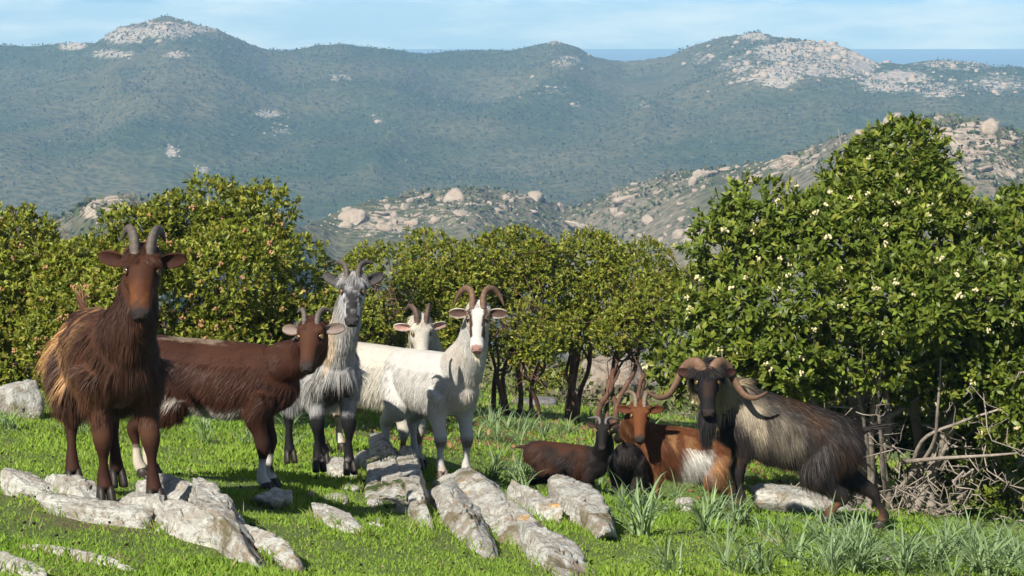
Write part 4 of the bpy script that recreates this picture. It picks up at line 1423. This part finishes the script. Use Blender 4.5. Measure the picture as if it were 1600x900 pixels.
for (px, py, hw, hh, dr, tilt, mk, seed, sub, label) in ROCKS:
    d = meet(px, py) if seed != 31 else 11.3
    k = d / FPX
    w, h = hw * k * 1.28, hh * k * 1.25
    x = ray(px, py)[0] * (d + w * dr * 0.6)
    y = d + w * dr * 0.6
    z = g1(x, y)
    hz = h * 0.62
    me = rock_mesh("rock", seed, M_ROCKM if mk else M_ROCK, sub, 12 if sub > 2 else 9, 0.08, (w, w * dr, hz), freq=1.7)
    FOOT.append((np.array([x, y, z]), 0.0, w, w * dr))
    o = link("rock", me, None, (x, y, z + hz * 0.42))
    o.rotation_euler = (math.radians(-6), math.radians(tilt), math.radians((seed * 37) % 24 - 12))
    tag(o, label, "rock", "rocks in the meadow")
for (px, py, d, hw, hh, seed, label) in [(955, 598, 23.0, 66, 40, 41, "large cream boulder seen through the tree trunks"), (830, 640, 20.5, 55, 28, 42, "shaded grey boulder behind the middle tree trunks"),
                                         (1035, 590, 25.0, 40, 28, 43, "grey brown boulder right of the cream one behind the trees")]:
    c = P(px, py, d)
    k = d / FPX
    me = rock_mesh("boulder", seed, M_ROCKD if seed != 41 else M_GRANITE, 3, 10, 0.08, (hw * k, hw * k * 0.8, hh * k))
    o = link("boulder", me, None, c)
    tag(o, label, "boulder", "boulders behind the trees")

# ------------------------------------------------------------------ shrubs and trees
def rosette(O, A, r, kmin, kmax, ll, cols, tipcols, tipshare):
    """leaf tufts at branch tips: returns leaf arrays for every tip"""
    k = r.integers(kmin, kmax + 1, len(O))
    idx = np.repeat(np.arange(len(O)), k)
    n = len(idx)
    ax = A[idx]
    rad = r.normal(size=(n, 3))
    rad = nrm(rad - ax * np.sum(rad * ax, 1, keepdims=True))
    ph = r.uniform(0.25, 1.3, n)[:, None]
    D = nrm(ax * np.cos(ph) + rad * np.sin(ph) + np.array([0, 0, -0.08]))
    N = nrm(ax * 1.0 - D * np.sum(ax * D, 1, keepdims=True) + r.normal(0, 0.25, (n, 3)))
    L = ll * r.uniform(0.65, 1.25, n)
    Or = O[idx] - ax * (L * r.uniform(0.0, 0.9, n))[:, None]
    base = np.asarray(cols)[r.integers(len(cols), size=n)]
    tc = np.asarray(tipcols)[r.integers(len(tipcols), size=len(O))][idx]
    istip = (r.random(len(O)) < tipshare)[idx] & (ph[:, 0] < 0.95)
    c = np.where(istip[:, None], tc, base) * r.uniform(0.7, 1.3, (n, 1)) * r.uniform(0.85, 1.15, len(O))[idx][:, None]
    return Or, D, N, L, c


SPRIGS = []
rs = np.random.default_rng(5)
GREEN = [(0.085, 0.130, 0.015), (0.115, 0.160, 0.020), (0.070, 0.108, 0.013), (0.135, 0.180, 0.024)]
TIPG = [(0.19, 0.235, 0.034), (0.22, 0.24, 0.040), (0.165, 0.22, 0.030)]
OLIVE = [(0.145, 0.180, 0.019), (0.190, 0.220, 0.026), (0.115, 0.148, 0.016), (0.215, 0.245, 0.032)]
TIPO = [(0.27, 0.29, 0.042), (0.30, 0.27, 0.048), (0.23, 0.27, 0.036)]
for k in range(5):
    Or, D, N, L, c = rosette(np.zeros((1, 3)), np.array([[0, 0, 1.0]]), rs, 9, 11, 0.062, GREEN, TIPG, 0.6)
    V, F = leaves(Or, D, N, L, L * 0.36, 0.14)
    SPRIGS.append(make_mesh("leaf_sprig", V, F, M_LEAF, np.repeat(c, 6, 0)))
FLOWERS = []
for k in range(4):
    bb = Build()
    for j in range(9):
        p = rs.normal(0, 0.007, 3) + np.array([0, 0, -0.0015 * j])
        V, F = sphere(p, np.array([0.0062, 0.0062, 0.0078]), 6, 4)
        bb.add(V, F, np.array([0.66, 0.60, 0.36]) * rs.uniform(0.85, 1.15))
    FLOWERS.append(bb.mesh("flower_cluster", col_mat("cream_flower", 0.6, 0.2, 0.2) if k == 0 else FLOWERS[0].materials[0]))
BUDS = []
for k in range(3):
    bb = Build()
    for j in range(7):
        V, F = sphere(rs.normal(0, 0.007, 3), np.array([0.007, 0.007, 0.008]), 5, 4)
        bb.add(V, F, np.array([0.36, 0.20, 0.10]) * rs.uniform(0.8, 1.25))
    BUDS.append(bb.mesh("bud_cluster", FLOWERS[0].materials[0]))


def lobe_tips(lobes, r, dens, lump, gap, back=0.35, seed=0, sr=0.18):
    """branch tips over a union of ellipsoids (photo pixels at a depth), each one a heap of small rounded leaf clumps"""
    C = np.array([P(a[0], a[1], a[2]) for a in lobes])
    S = np.array([[a[3] * a[2] / FPX, (a[5] if len(a) > 5 else 0.5 * (a[3] + a[4]) * a[2] / FPX), a[4] * a[2] / FPX] for a in lobes])
    OO, AA = [], []
    for i in range(len(C)):
        a, b_, c_ = S[i]
        area = 4 * math.pi * (((a * b_) ** 1.6 + (a * c_) ** 1.6 + (b_ * c_) ** 1.6) / 3) ** (1 / 1.6)
        m = max(8, int(area / (sr * 1.35) ** 2))
        k = np.arange(m) + 0.5
        ph = np.arccos(1 - 2 * k / m)
        th = math.pi * (1 + 5 ** 0.5) * k + r.uniform(0, 6)
        fd = nrm(np.stack([np.cos(th) * np.sin(ph), np.sin(th) * np.sin(ph), np.cos(ph)], -1) + r.normal(0, 0.16, (m, 3)))
        rad = 0.98 * (1 + lump * fbm(fd * 2.3 + i * 7.7, seed + i, 2) * 1.5)
        sc = C[i] + fd * (S[i] - sr * 0.85) * rad[:, None]
        keep = np.ones(m, bool)
        for j in range(len(C)):
            if j != i:
                keep &= np.linalg.norm((sc - C[j]) / S[j], axis=1) > 0.72
        keep &= (fd[:, 1] < 0.5) | (r.random(m) < back)
        keep &= fbm(sc * 2.1, seed + 90, 2) > gap
        for c, f in zip(sc[keep], fd[keep]):
            rho = sr * r.uniform(0.55, 1.45)
            n = int(dens * 6.0 * rho * rho)
            dr = nrm(f * 0.75 + nrm(r.normal(size=(n, 3))))
            OO.append(c + dr * rho * (1 + r.normal(0, 0.09, n))[:, None] * np.array([1, 1, 0.85]))
            AA.append(nrm(dr * 0.85 + np.array([0, 0, 0.5]) + r.normal(0, 0.22, (n, 3))))
        n = int(area * dens * 0.16)
        dr = nrm(r.normal(size=(n, 3)))
        p = C[i] + dr * S[i] * r.uniform(0.45, 0.8, n)[:, None]
        OO.append(p)
        AA.append(nrm(dr + np.array([0, 0, 0.5])))
    return np.concatenate(OO), np.concatenate(AA), C, S


def wander(a, b_, r, n=9, amp=0.08, sag=0.0):
    a, b_ = np.asarray(a, float), np.asarray(b_, float)
    t = np.linspace(0, 1, 5)[:, None]
    p = a * (1 - t) + b_ * t
    L = np.linalg.norm(b_ - a)
    p[1:-1] += r.normal(0, amp * L, (3, 3))
    p[1:-1, 2] -= sag * L
    return resample(p, n)


def make_bush(name, label, cat, base, lobes, stems, seed, dens=230, ll=0.058, lump=0.26, gap=-0.28, cols=GREEN, tips=TIPG, tipshare=0.6, bark=None, sprigs=0, flowers=0, buds=0, group=None, trunk_r=0.03, twigs=60, fork=0.45, floors=None, sr=0.18):
    r = np.random.default_rng(seed)
    b0 = np.array([base[0], base[1], g1(base[0], base[1])])
    root = empty(name, b0)
    tag(root, label, cat, group)
    O, A, C, S = lobe_tips(lobes, r, dens, lump, gap, seed=seed, sr=sr)
    if floors is not None:
        ok = O[:, 2] > ground(O[:, 0], O[:, 1]) + 0.03
        O, A = O[ok], A[ok]
    near = np.argsort(np.linalg.norm(O, axis=1) - r.random(len(O)) * 0.6)
    sel = np.zeros(len(O), bool)
    if sprigs:
        front = near[:int(len(near) * 0.45)]
        sel[r.choice(front, sprigs, replace=False)] = True
    Or, D, N, L, c = rosette(O[~sel], A[~sel], r, 6, 9, ll, cols, tips, tipshare)
    fine = ll < 0.055
    V, F = (kites if fine else leaves)(Or, D, N, L, L * (0.42 if fine else 0.37), 0.14)
    bark = bark or M_BARKR
    crown = tag(link("crown", make_mesh("foliage", V - b0, F, M_LEAF, np.repeat(c, 4 if fine else 6, 0)), root), kind="stuff")
    for i in np.nonzero(sel)[0]:
        o = link("leaf_sprig", SPRIGS[int(r.integers(len(SPRIGS)))], root, O[i] - b0)
        o.rotation_euler = Vector(A[i]).to_track_quat('Z', 'Y').to_euler()
        k = r.uniform(0.85, 1.2) * ll / 0.060
        o.scale = (k, k, k)
    vis = O[near[:int(len(near) * 0.5)]]
    va = A[near[:int(len(near) * 0.5)]]
    for cnt, meshes, nm in ((flowers, FLOWERS, "flower_cluster"), (buds, BUDS, "bud_cluster")):
        if cnt:
            for i in r.choice(len(vis), cnt, replace=False):
                o = link(nm, meshes[int(r.integers(len(meshes)))], root, vis[i] + va[i] * 0.022 + np.array([0, -0.02, 0]) - b0)
                o.rotation_euler = (r.uniform(-.6, .6), r.uniform(-.6, .6), r.uniform(0, 6.28))
                k = r.uniform(0.9, 1.4)
                o.scale = (k, k, k)
    # stems: from the ground into the lobes, each its own part, with fine twigs joined
    tw = Build()
    for si, (sx, sy, li) in enumerate(stems):
        s0 = np.array([sx, sy, g1(sx, sy) - 0.05])
        tgt = C[li] + np.array([0, 0, -0.15]) * S[li]
        path = wander(s0, tgt, r, 14, 0.035)
        rr = trunk_r * r.uniform(0.75, 1.2) * np.linspace(1, 0.42, 14) * (1 + 0.12 * np.sin(np.linspace(0, 9, 14) + si))
        V, F = tube(path, rr, n=8, hint=(1, 0.2, 0))
        stem = link("stem", make_mesh("stem", V - b0, F, bark, smooth=True), root)
        for q in range(3):
            i0 = int(r.integers(7, 12))
            jl = int(np.argsort(np.linalg.norm(C - path[i0], axis=1))[int(r.integers(min(3, len(C))))])
            e = lerp(path[i0], C[jl] + r.uniform(-0.45, 0.45, 3) * S[jl], r.uniform(0.6, 1.0))
            bp = wander(path[i0], e, r, 9, 0.09)
            V, F = tube(bp, rr[i0] * np.linspace(0.7, 0.22, 9), n=6, hint=(1, 0.2, 0))
            link("branch", make_mesh("branch", V - b0, F, bark, smooth=True), stem)
            for q2 in range(max(1, twigs // max(1, 3 * len(stems)))):
                j = int(r.integers(3, 9))
                e2 = bp[j] + r.normal(0, 0.20, 3) + np.array([0, -0.04, 0.10])
                V, F = tube(wander(bp[j], e2, r, 6, 0.12), np.linspace(0.006, 0.0025, 6), n=4, hint=(1, 0.2, 0))
                tw.add(V, F)
    if tw.n:
        tag(link("twigs", tw.mesh("twigs", bark, offset=b0), root), kind="stuff")
    return root, b0, C, S


def gx(px, d):
    return (ray(px, 600)[0] * d, d)


def st(*a):
    return [(*gx(px, d), li) for px, d, li in a]


# left: two dense bushes with brown buds
make_bush("strawberry_bush", "dark green bush at the far left edge behind the white boulder", "bush", gx(25, 13.4),
          [(28, 395, 13.4, 55, 62), (75, 450, 13.2, 58, 70), (10, 480, 13.2, 70, 90), (-70, 430, 13.6, 80, 90), (40, 560, 13.2, 60, 60)],
          st((20, 13.4, 0), (45, 13.5, 1), (5, 13.3, 2), (60, 13.3, 4)), 501, cols=OLIVE, tips=TIPO, buds=60, sprigs=60, dens=330, ll=0.041, lump=0.16)
make_bush("strawberry_bush", "big round bush behind the two brown goats with reddish buds", "bush", gx(300, 13.0),
          [(140, 440, 12.9, 85, 72), (220, 388, 13.1, 66, 66), (310, 352, 13.2, 72, 62), (395, 362, 13.2, 70, 68), (468, 445, 13.0, 62, 72), (360, 440, 12.6, 110, 85), (240, 465, 12.5, 100, 80), (110, 520, 12.4, 72, 75), (485, 505, 12.8, 62, 60), (190, 545, 12.4, 90, 60),
           (330, 540, 12.5, 110, 60), (440, 560, 12.7, 80, 50), (90, 590, 12.3, 50, 40)],
          st((150, 12.9, 0), (230, 13.0, 1), (300, 13.1, 2), (330, 13.0, 3), (420, 13.0, 4), (260, 12.9, 6), (360, 12.9, 5)), 502, cols=OLIVE, tips=TIPO, buds=240, sprigs=220, dens=330, gap=-0.40, ll=0.041, lump=0.14)
# middle row: open multi-stemmed trees
make_bush("strawberry_bush", "small rounded bush right of the silver grey goat's head", "bush", gx(585, 15.6),
          [(588, 432, 15.6, 52, 48), (600, 495, 15.3, 52, 60), (545, 500, 15.3, 45, 60), (580, 570, 15.3, 60, 50)], st((575, 15.6, 0), (600, 15.5, 1), (555, 15.5, 2)), 503, cols=OLIVE, tips=TIPO, sprigs=30, dens=310, ll=0.039, lump=0.16)
make_bush("strawberry_tree", "bushy tree behind the cream goat's horns", "tree", gx(690, 16.6),
          [(685, 415, 16.6, 58, 46), (655, 465, 16.3, 46, 50), (722, 455, 16.4, 42, 50), (700, 515, 16.1, 52, 42), (650, 545, 16.0, 50, 50), (735, 540, 16.2, 40, 30)], st((672, 16.6, 0), (700, 16.6, 2), (655, 16.4, 1), (715, 16.3, 3)), 504, cols=OLIVE, tips=TIPO, sprigs=40, dens=310, ll=0.039, lump=0.16, sr=0.19, group="trees at the meadow's edge")
make_bush("strawberry_tree", "broad tree with dark leaning stems right of the white goat", "tree", gx(815, 16.9),
          [(800, 405, 17, 66, 44), (768, 455, 16.8, 48, 46), (850, 430, 16.8, 46, 44), (800, 495, 16.5, 62, 36), (840, 535, 16.3, 42, 26), (775, 530, 16.4, 36, 24)], st((770, 16.9, 1), (795, 16.9, 0), (808, 16.8, 3), (832, 16.8, 2), (845, 16.7, 4), (780, 16.6, 5)), 505, cols=OLIVE, tips=TIPO, sprigs=50, dens=310, ll=0.039, lump=0.16, sr=0.19, trunk_r=0.027, twigs=90, group="trees at the meadow's edge")
make_bush("strawberry_tree", "tree with one dark trunk above the small dark brown goat", "tree", gx(893, 17.2),
          [(915, 405, 17.3, 56, 44), (895, 455, 17, 46, 44), (940, 470, 17, 44, 46), (890, 510, 16.8, 50, 32)], st((890, 17.1, 0), (897, 17.0, 3), (900, 17.1, 2)), 506, cols=OLIVE, tips=TIPO, sprigs=40, dens=310, ll=0.039, lump=0.16, sr=0.19, trunk_r=0.036, group="trees at the meadow's edge")
make_bush("strawberry_tree", "tree with pale reddish spreading stems above the fox red goat", "tree", gx(955, 16.6),
          [(1000, 425, 17, 56, 46), (1052, 440, 16.8, 46, 38), (1010, 480, 16.6, 56, 42), (970, 520, 16.5, 42, 32), (1060, 495, 16.6, 44, 34), (1095, 455, 16.9, 40, 40)], st((942, 16.6, 3), (950, 16.6, 0), (960, 16.5, 2), (968, 16.5, 4), (975, 16.6, 1), (935, 16.6, 3)), 507, cols=OLIVE, tips=TIPO, sprigs=40, dens=310, ll=0.039, lump=0.16, sr=0.19, trunk_r=0.027, twigs=90, group="trees at the meadow's edge")
make_bush("green_shrub", "small yellow green shrub seen between the tree trunks beside the cream boulder", "shrub", (P(885, 600, 23)[0], 23.0),
          [(880, 600, 23, 45, 36), (915, 575, 23.5, 34, 26), (845, 610, 23.5, 30, 30)], [(P(885, 600, 23)[0], 23.0, 0)], 508, cols=[(0.10, 0.14, 0.02), (0.14, 0.17, 0.03)], tips=TIPO, dens=140, twigs=6, trunk_r=0.02)
# right: the big flowering bush on grey tangled stems
rroot, rb0, RC, RS = make_bush("strawberry_bush", "tall flowering bush on tangled grey stems filling the right side", "bush", gx(1420, 12.2),
          [(1392, 248, 12.4, 70, 52), (1335, 300, 12.3, 66, 50), (1420, 300, 12.3, 64, 50), (1205, 345, 12.0, 82, 52), (1150, 395, 11.9, 62, 66), (1300, 375, 11.8, 105, 75), (1440, 375, 12.0, 105, 70), (1555, 385, 12.0, 100, 72), (1640, 370, 12.2, 90, 80), (1115, 490, 11.7, 66, 58), (1235, 460, 11.4, 105, 78),
           (1385, 470, 11.3, 115, 78), (1535, 480, 11.5, 110, 78), (1660, 490, 11.6, 100, 90), (1095, 560, 11.5, 56, 36), (1215, 545, 11.3, 85, 48), (1345, 545, 11.4, 80, 46), (1500, 565, 11.5, 85, 48), (1600, 590, 11.4, 60, 60), (1240, 600, 12.0, 80, 40),
           (1540, 680, 12.2, 120, 60), (1380, 640, 12.9, 130, 70), (1560, 780, 12.2, 110, 70), (1290, 640, 12.6, 60, 60), (1235, 585, 11.5, 80, 45), (1450, 600, 11.6, 80, 40), (1580, 640, 11.5, 70, 50), (1420, 760, 12.9, 120, 60)],
          st((1345, 12.0, 5), (1365, 12.0, 1), (1385, 12.1, 0), (1400, 11.9, 11), (1420, 12.0, 6), (1450, 12.0, 7), (1430, 11.8, 12), (1330, 11.9, 10), (1480, 12.0, 8), (1310, 12.0, 4), (1470, 11.8, 17), (1360, 11.8, 16)), 509, bark=M_BARKG, flowers=300, sprigs=300, dens=180, ll=0.055, trunk_r=0.034, twigs=160, gap=-0.40, lump=0.36, sr=0.21, floors=1)
# dry grey twigs spreading from the foot of the bush
r = np.random.default_rng(77)
tw = Build()
for i in range(150):
    a = P(r.uniform(1230, 1600), r.uniform(590, 850), r.uniform(11.2, 12.4))
    a[2] = max(a[2], g1(a[0], a[1]) + 0.02)
    e = a + r.normal(0, 0.22, 3) + np.array([0.10, -0.10, 0.03])
    e[2] = max(e[2], g1(e[0], e[1]) + 0.02)
    pth = wander(a, e, r, 7, 0.14)
    r0 = r.uniform(0.003, 0.009)
    V, F = tube(pth, np.linspace(r0, 0.002, 7), n=5, hint=(1, 0.3, 0))
    tw.add(V, F)
    for q in range(2):
        j = int(r.integers(2, 6))
        e2 = pth[j] + r.normal(0, 0.10, 3)
        V, F = tube(wander(pth[j], e2, r, 5, 0.15), np.linspace(r0 * 0.6, 0.0015, 5), n=4, hint=(1, 0.3, 0))
        tw.add(V, F)
tag(link("dry_twigs", tw.mesh("dry_twigs", M_BARKG, offset=rb0), rroot), kind="stuff")
for k, (pp) in enumerate([[(1590, 708, 11.0), (1540, 712, 11.1), (1470, 716, 11.3), (1410, 722, 11.7)], [(1560, 640, 11.2), (1500, 660, 11.3), (1440, 690, 11.5), (1420, 760, 11.8)], [(1320, 730, 11.2), (1290, 700, 11.1), (1262, 660, 11.2), (1245, 630, 11.4)],
                          [(1470, 560, 11.2), (1465, 640, 11.3), (1455, 700, 11.5), (1400, 770, 11.8)], [(1380, 560, 11.2), (1372, 620, 11.3), (1378, 700, 11.5), (1385, 790, 11.9)], [(1300, 530, 11.2), (1330, 590, 11.3), (1350, 660, 11.5), (1365, 800, 11.9)]]):
    pts = resample(np.array([P(*q) for q in pp]), 16)
    V, F = tube(pts, np.linspace(0.006, 0.015, 16), n=7, hint=(1, 0.3, 0))
    link("stem", make_mesh("stem", V - rb0, F, M_BARKG, smooth=True), rroot)

# ------------------------------------------------------------------ asphodels
LEAFM = []
ra_ = np.random.default_rng(31)
for k in range(8):
    L = ra_.uniform(0.30, 0.46)
    lean = ra_.uniform(0.15, 0.75)
    curl = ra_.uniform(0.5, 1.9)
    n = 7
    t = np.linspace(0, 1, n)
    ang = lean + curl * t ** 1.8
    xs_ = np.concatenate([[0], np.cumsum(np.sin(ang[1:]))]) * L / (n - 1)
    zs_ = np.concatenate([[0], np.cumsum(np.cos(ang[1:]))]) * L / (n - 1)
    w = 0.0095 * (1 - t ** 2.2) + 0.0004
    V = np.concatenate([np.stack([xs_ - w * 0.25, w, zs_ + w * 0.35], -1), np.stack([xs_, 0 * t, zs_ - w * 0.2], -1), np.stack([xs_ - w * 0.25, -w, zs_ + w * 0.35], -1)])
    F = np.concatenate([np.stack([np.arange(n - 1), np.arange(n - 1) + 1, np.arange(n - 1) + n + 1, np.arange(n - 1) + n], -1), np.stack([np.arange(n - 1) + n, np.arange(n - 1) + n + 1, np.arange(n - 1) + 2 * n + 1, np.arange(n - 1) + 2 * n], -1)])
    c = lerp((0.20, 0.29, 0.11), (0.17, 0.25, 0.13), t[:, None]) * ra_.uniform(0.8, 1.2)
    LEAFM.append((V, F, np.concatenate([c, c, c]), make_mesh("strap_leaf", V, F, M_STRAP, np.concatenate([c, c, c]), smooth=True)))
CLUMPM = []
for k in range(7):
    bb = Build()
    for j in range(int(ra_.integers(12, 20))):
        V, F, c, _ = LEAFM[int(ra_.integers(8))]
        a = ra_.uniform(0, 6.28)
        Rz = np.array([[math.cos(a), -math.sin(a), 0], [math.sin(a), math.cos(a), 0], [0, 0, 1]])
        bb.add(V * ra_.uniform(0.6, 1.1) @ Rz.T + np.append(ra_.normal(0, 0.02, 2), -0.01), F, c * ra_.uniform(0.75, 1.25))
    CLUMPM.append(bb.mesh("asphodel_clump", M_STRAP, smooth=True))

BIG = [  # px, py of the foot, size, leaves, label
    (1000, 838, 1.15, 30, "tall asphodel clump in front of the small black goat"), (1104, 832, 0.95, 26, "asphodel clump in front of the billy's beard"), (768, 752, 0.95, 30, "dark asphodel clump right of the white goat's hooves"),
    (858, 762, 1.0, 26, "asphodel clump below the dark brown goat's tail"), (1045, 898, 0.8, 24, "broad leaved asphodel clump at the bottom, left of the billy's shadow"), (1270, 894, 0.6, 20, "asphodel clump at the bottom below the billy's hind legs"),
    (1195, 842, 0.6, 18, "asphodel clump under the billy's belly"), (1395, 876, 0.8, 26, "asphodel clump right of the billy's rear hoof"), (1160, 822, 0.8, 18, "thin asphodel clump at the billy's front hooves"), (1462, 892, 1.0, 28, "asphodel clump at the foot of the big bush, bottom right"),
    (1540, 898, 1.0, 28, "asphodel clump near the bottom right corner"), (1595, 896, 1.0, 26, "asphodel clump at the right bottom corner edge"), (322, 692, 0.62, 22, "low asphodel clump behind the reddish goat's belly"), (382, 694, 0.6, 20, "low asphodel clump under the reddish goat's chest"),
    (455, 700, 0.7, 20, "asphodel clump with a yellow leaf left of the grey goat's legs"), (15, 672, 0.8, 22, "asphodel clump below the white boulder at the left edge"), (1190, 896, 0.7, 20, "asphodel clump at the bottom between the billy's front and rear legs"), (1340, 884, 0.7, 18, "small asphodel clump by the billy's rear hooves"),
    (930, 770, 0.8, 20, "asphodel clump right below the dark brown goat's head"), (1028, 798, 0.8, 18, "asphodel clump before the fox red goat's legs"), (812, 770, 0.8, 18, "asphodel clump between the round rocks and the trees")]
for (px, py, k, nl, label) in BIG:
    d = meet(px, py)
    x, y = ray(px, py)[0] * d, d
    root = empty("asphodel_plant", (x, y, g1(x, y) - 0.01))
    tag(root, label, "plant", "asphodel clumps")
    for j in range(nl):
        o = link("leaf", LEAFM[int(ra_.integers(8))][3], root, np.append(ra_.normal(0, 0.022, 2), 0))
        o.rotation_euler = (ra_.uniform(-.12, .12), ra_.uniform(-.15, .15), ra_.uniform(0, 6.28))
        q = 0.66 * k * ra_.uniform(0.65, 1.15)
        o.scale = (q, q, q)
areas = [(("thin asphodel clump in the grass under the middle trees", "asphodels under the middle trees"), 700, 1060, 650, 690, 46), (("asphodel clump in the hollow among the dark goats", "asphodels in the hollow"), 770, 960, 690, 760, 18),
         (("asphodel clump in the thick growth along the bottom right edge", "asphodels at bottom right"), 1290, 1620, 848, 905, 60), (("asphodel clump at the lawn's back edge behind the brown goats", "asphodels at the lawn's back edge"), 100, 520, 655, 690, 12),
         (("asphodel clump beside the stones in front of the fox red goat", "asphodels by the fox red goat"), 965, 1150, 770, 830, 12), (("small asphodel clump in the grass below the billy", "asphodels below the billy"), 1130, 1290, 840, 900, 10)]
for (lab, grp), x0, x1, y0, y1, cnt in areas:
    for j in range(cnt):
        px, py = ra_.uniform(x0, x1), ra_.uniform(y0, y1)
        d = meet(px, py)
        x, y = ray(px, py)[0] * d, d
        o = link("asphodel_plant", CLUMPM[int(ra_.integers(7))], None, (x, y, g1(x, y) - 0.01))
        o.rotation_euler = (0, 0, ra_.uniform(0, 6.28))
        q = ra_.uniform(0.36, 0.68) * (1.05 if y0 > 840 else 1)
        o.scale = (q, q, q * ra_.uniform(0.9, 1.25))
        tag(o, lab, "plant", grp)

# ------------------------------------------------------------------ turf
r = np.random.default_rng(91)
n = 520000
y = 5.1 + (24.0 - 5.1) * r.random(n) ** 1.75
x = r.uniform(-0.40, 0.40, n) * y
q = np.stack([x, y, 0 * x], -1)
bare = fbm(q * 0.9, 95, 4) * 0.5 + 0.5
thin = np.clip((y - 11.5) / 4, 0, 1) * 0.35 + np.clip((bare - 0.60) / 0.08, 0, 1) * 0.7
ok = r.random(n) > thin
x, y, q = x[ok], y[ok], q[ok]
n = len(x)
O = np.stack([x, y, ground(x, y) - 0.004], -1)
tall = np.clip((fbm(q * 2.2, 97, 3) + 0.15) * 1.4, 0, 1)
L = (0.014 + 0.016 * tall) * r.uniform(0.6, 1.5, n) * np.clip(y / 8.0, 1, 1.9)
D = nrm(np.stack([r.normal(0, 0.55, n), r.normal(0, 0.55, n), np.ones(n)], -1))
side = nrm(np.stack([r.normal(size=n), r.normal(size=n) * 0.5, np.zeros(n)], -1))
W = L * r.uniform(0.26, 0.6, n)
tip = O + D * L[:, None]
V = np.stack([O - side * W[:, None] * 0.5, O + side * W[:, None] * 0.5, tip], 1).reshape(-1, 3)
F = np.arange(n)[:, None] * 3 + np.array([[0, 1, 2]])
tone = fbm(q * 1.3, 99, 3)[:, None] * 0.5 + 0.5
c = lerp((0.160, 0.290, 0.036), (0.235, 0.340, 0.052), tone)
dry = (r.random(n) < 0.03 + 0.25 * np.clip((y - 12.5) / 4, 0, 1))[:, None]
c = np.where(dry, (0.34, 0.29, 0.15), c) * r.uniform(0.7, 1.3, (n, 1))
tag(link("turf", make_mesh("turf", V, F, M_GRASS, np.repeat(c, 3, 0))), "short bright green turf covering the meadow", "grass", kind="stuff")
# longer grass growing up against the rocks
OO = []
for c0, ya, la_, wa in FOOT:
    k = int(90 + 420 * min(la_, 0.5))
    a = r.uniform(0, 6.28, k)
    f = r.uniform(0.80, 1.12, k)
    ex, ey = np.cos(a) * la_ * f, np.sin(a) * wa * f
    OO.append(np.stack([c0[0] + ex * math.cos(ya) - ey * math.sin(ya), c0[1] + ex * math.sin(ya) + ey * math.cos(ya)], -1))
xy_ = np.concatenate(OO)
n = len(xy_)
O = np.stack([xy_[:, 0], xy_[:, 1], ground(xy_[:, 0], xy_[:, 1])], -1)
D1 = nrm(np.stack([r.normal(0, 0.4, n), r.normal(0, 0.4, n), np.ones(n)], -1))
D2 = nrm(D1 + np.stack([r.normal(0, 0.5, n), r.normal(0, 0.5, n), -0.3 * np.ones(n)], -1))
V, F = strands(O, D1, D2, r.uniform(0.025, 0.075, n), r.uniform(0.003, 0.006, n), nrm(np.stack([r.normal(0, 0.5, n), -np.ones(n), 0.3 * np.ones(n)], -1)))
cg = np.where((r.random(n) < 0.14)[:, None], (0.34, 0.29, 0.16), (0.20, 0.31, 0.045)) * r.uniform(0.7, 1.25, (n, 1))
tag(link("rock_edge_grass", make_mesh("rock_edge_grass", V, F, M_GRASS, np.repeat(cg, 5, 0))), "longer grass growing up round the rocks", "grass", kind="stuff")
# goat droppings
n = 500
y = 6.0 + 6.5 * r.random(n)
x = r.uniform(-0.3, 0.22, n) * y
bb = Build()
for i in range(n):
    V, F = sphere((x[i], y[i], g1(x[i], y[i]) + 0.012), np.array([0.006, 0.005, 0.0045]) * r.uniform(0.7, 1.3), 5, 3)
    bb.add(V, F, (0.02, 0.016, 0.012))
tag(link("droppings", bb.mesh("droppings", M_SKIN)), "small dark goat droppings scattered over the turf", "droppings", kind="stuff")
# dry straws and fallen leaves
n = 260
x = r.uniform(-0.33, 0.36, n)
y = r.uniform(6.2, 15, n)
x = x * y
O = np.stack([x, y, ground(x, y)], -1)
D1 = nrm(np.stack([r.normal(0, 0.7, n), r.normal(0, 0.7, n), np.ones(n) * 0.8], -1))
V, F = strands(O, D1, nrm(D1 + r.normal(0, 0.3, (n, 3))), r.uniform(0.04, 0.11, n), np.full(n, 0.003), nrm(np.stack([0.3 * np.ones(n), -np.ones(n), 0.3 * np.ones(n)], -1)))
tag(link("dry_straw", make_mesh("dry_straw", V, F, M_GRASS, np.repeat(np.array([[0.42, 0.36, 0.22]]) * r.uniform(0.6, 1.2, (n, 1)), 5, 0))), "thin dry straws scattered through the turf", "straw", kind="stuff")
n = 2600
px_, py_ = r.uniform(740, 1130, n), r.uniform(645, 690, n)
x, y = r.uniform(-0.1, 0.16, n), r.uniform(12.2, 18.0, n)
x = x * y
O = np.stack([x, y, ground(x, y) + 0.012], -1)
D = nrm(np.stack([r.normal(size=n), r.normal(size=n), r.normal(0, 0.25, n)], -1))
V, F = leaves(O, D, nrm(np.stack([r.normal(0, .4, n), r.normal(0, .4, n), np.ones(n)], -1)), r.uniform(0.035, 0.06, n), r.uniform(0.015, 0.025, n))
tag(link("fallen_leaves", make_mesh("fallen_leaves", V, F, M_STRAP, np.repeat(np.array([[0.22, 0.10, 0.05]]) * r.uniform(0.6, 1.5, (n, 1)), 6, 0))), "brown fallen leaves under the trees", "leaf litter", kind="stuff")
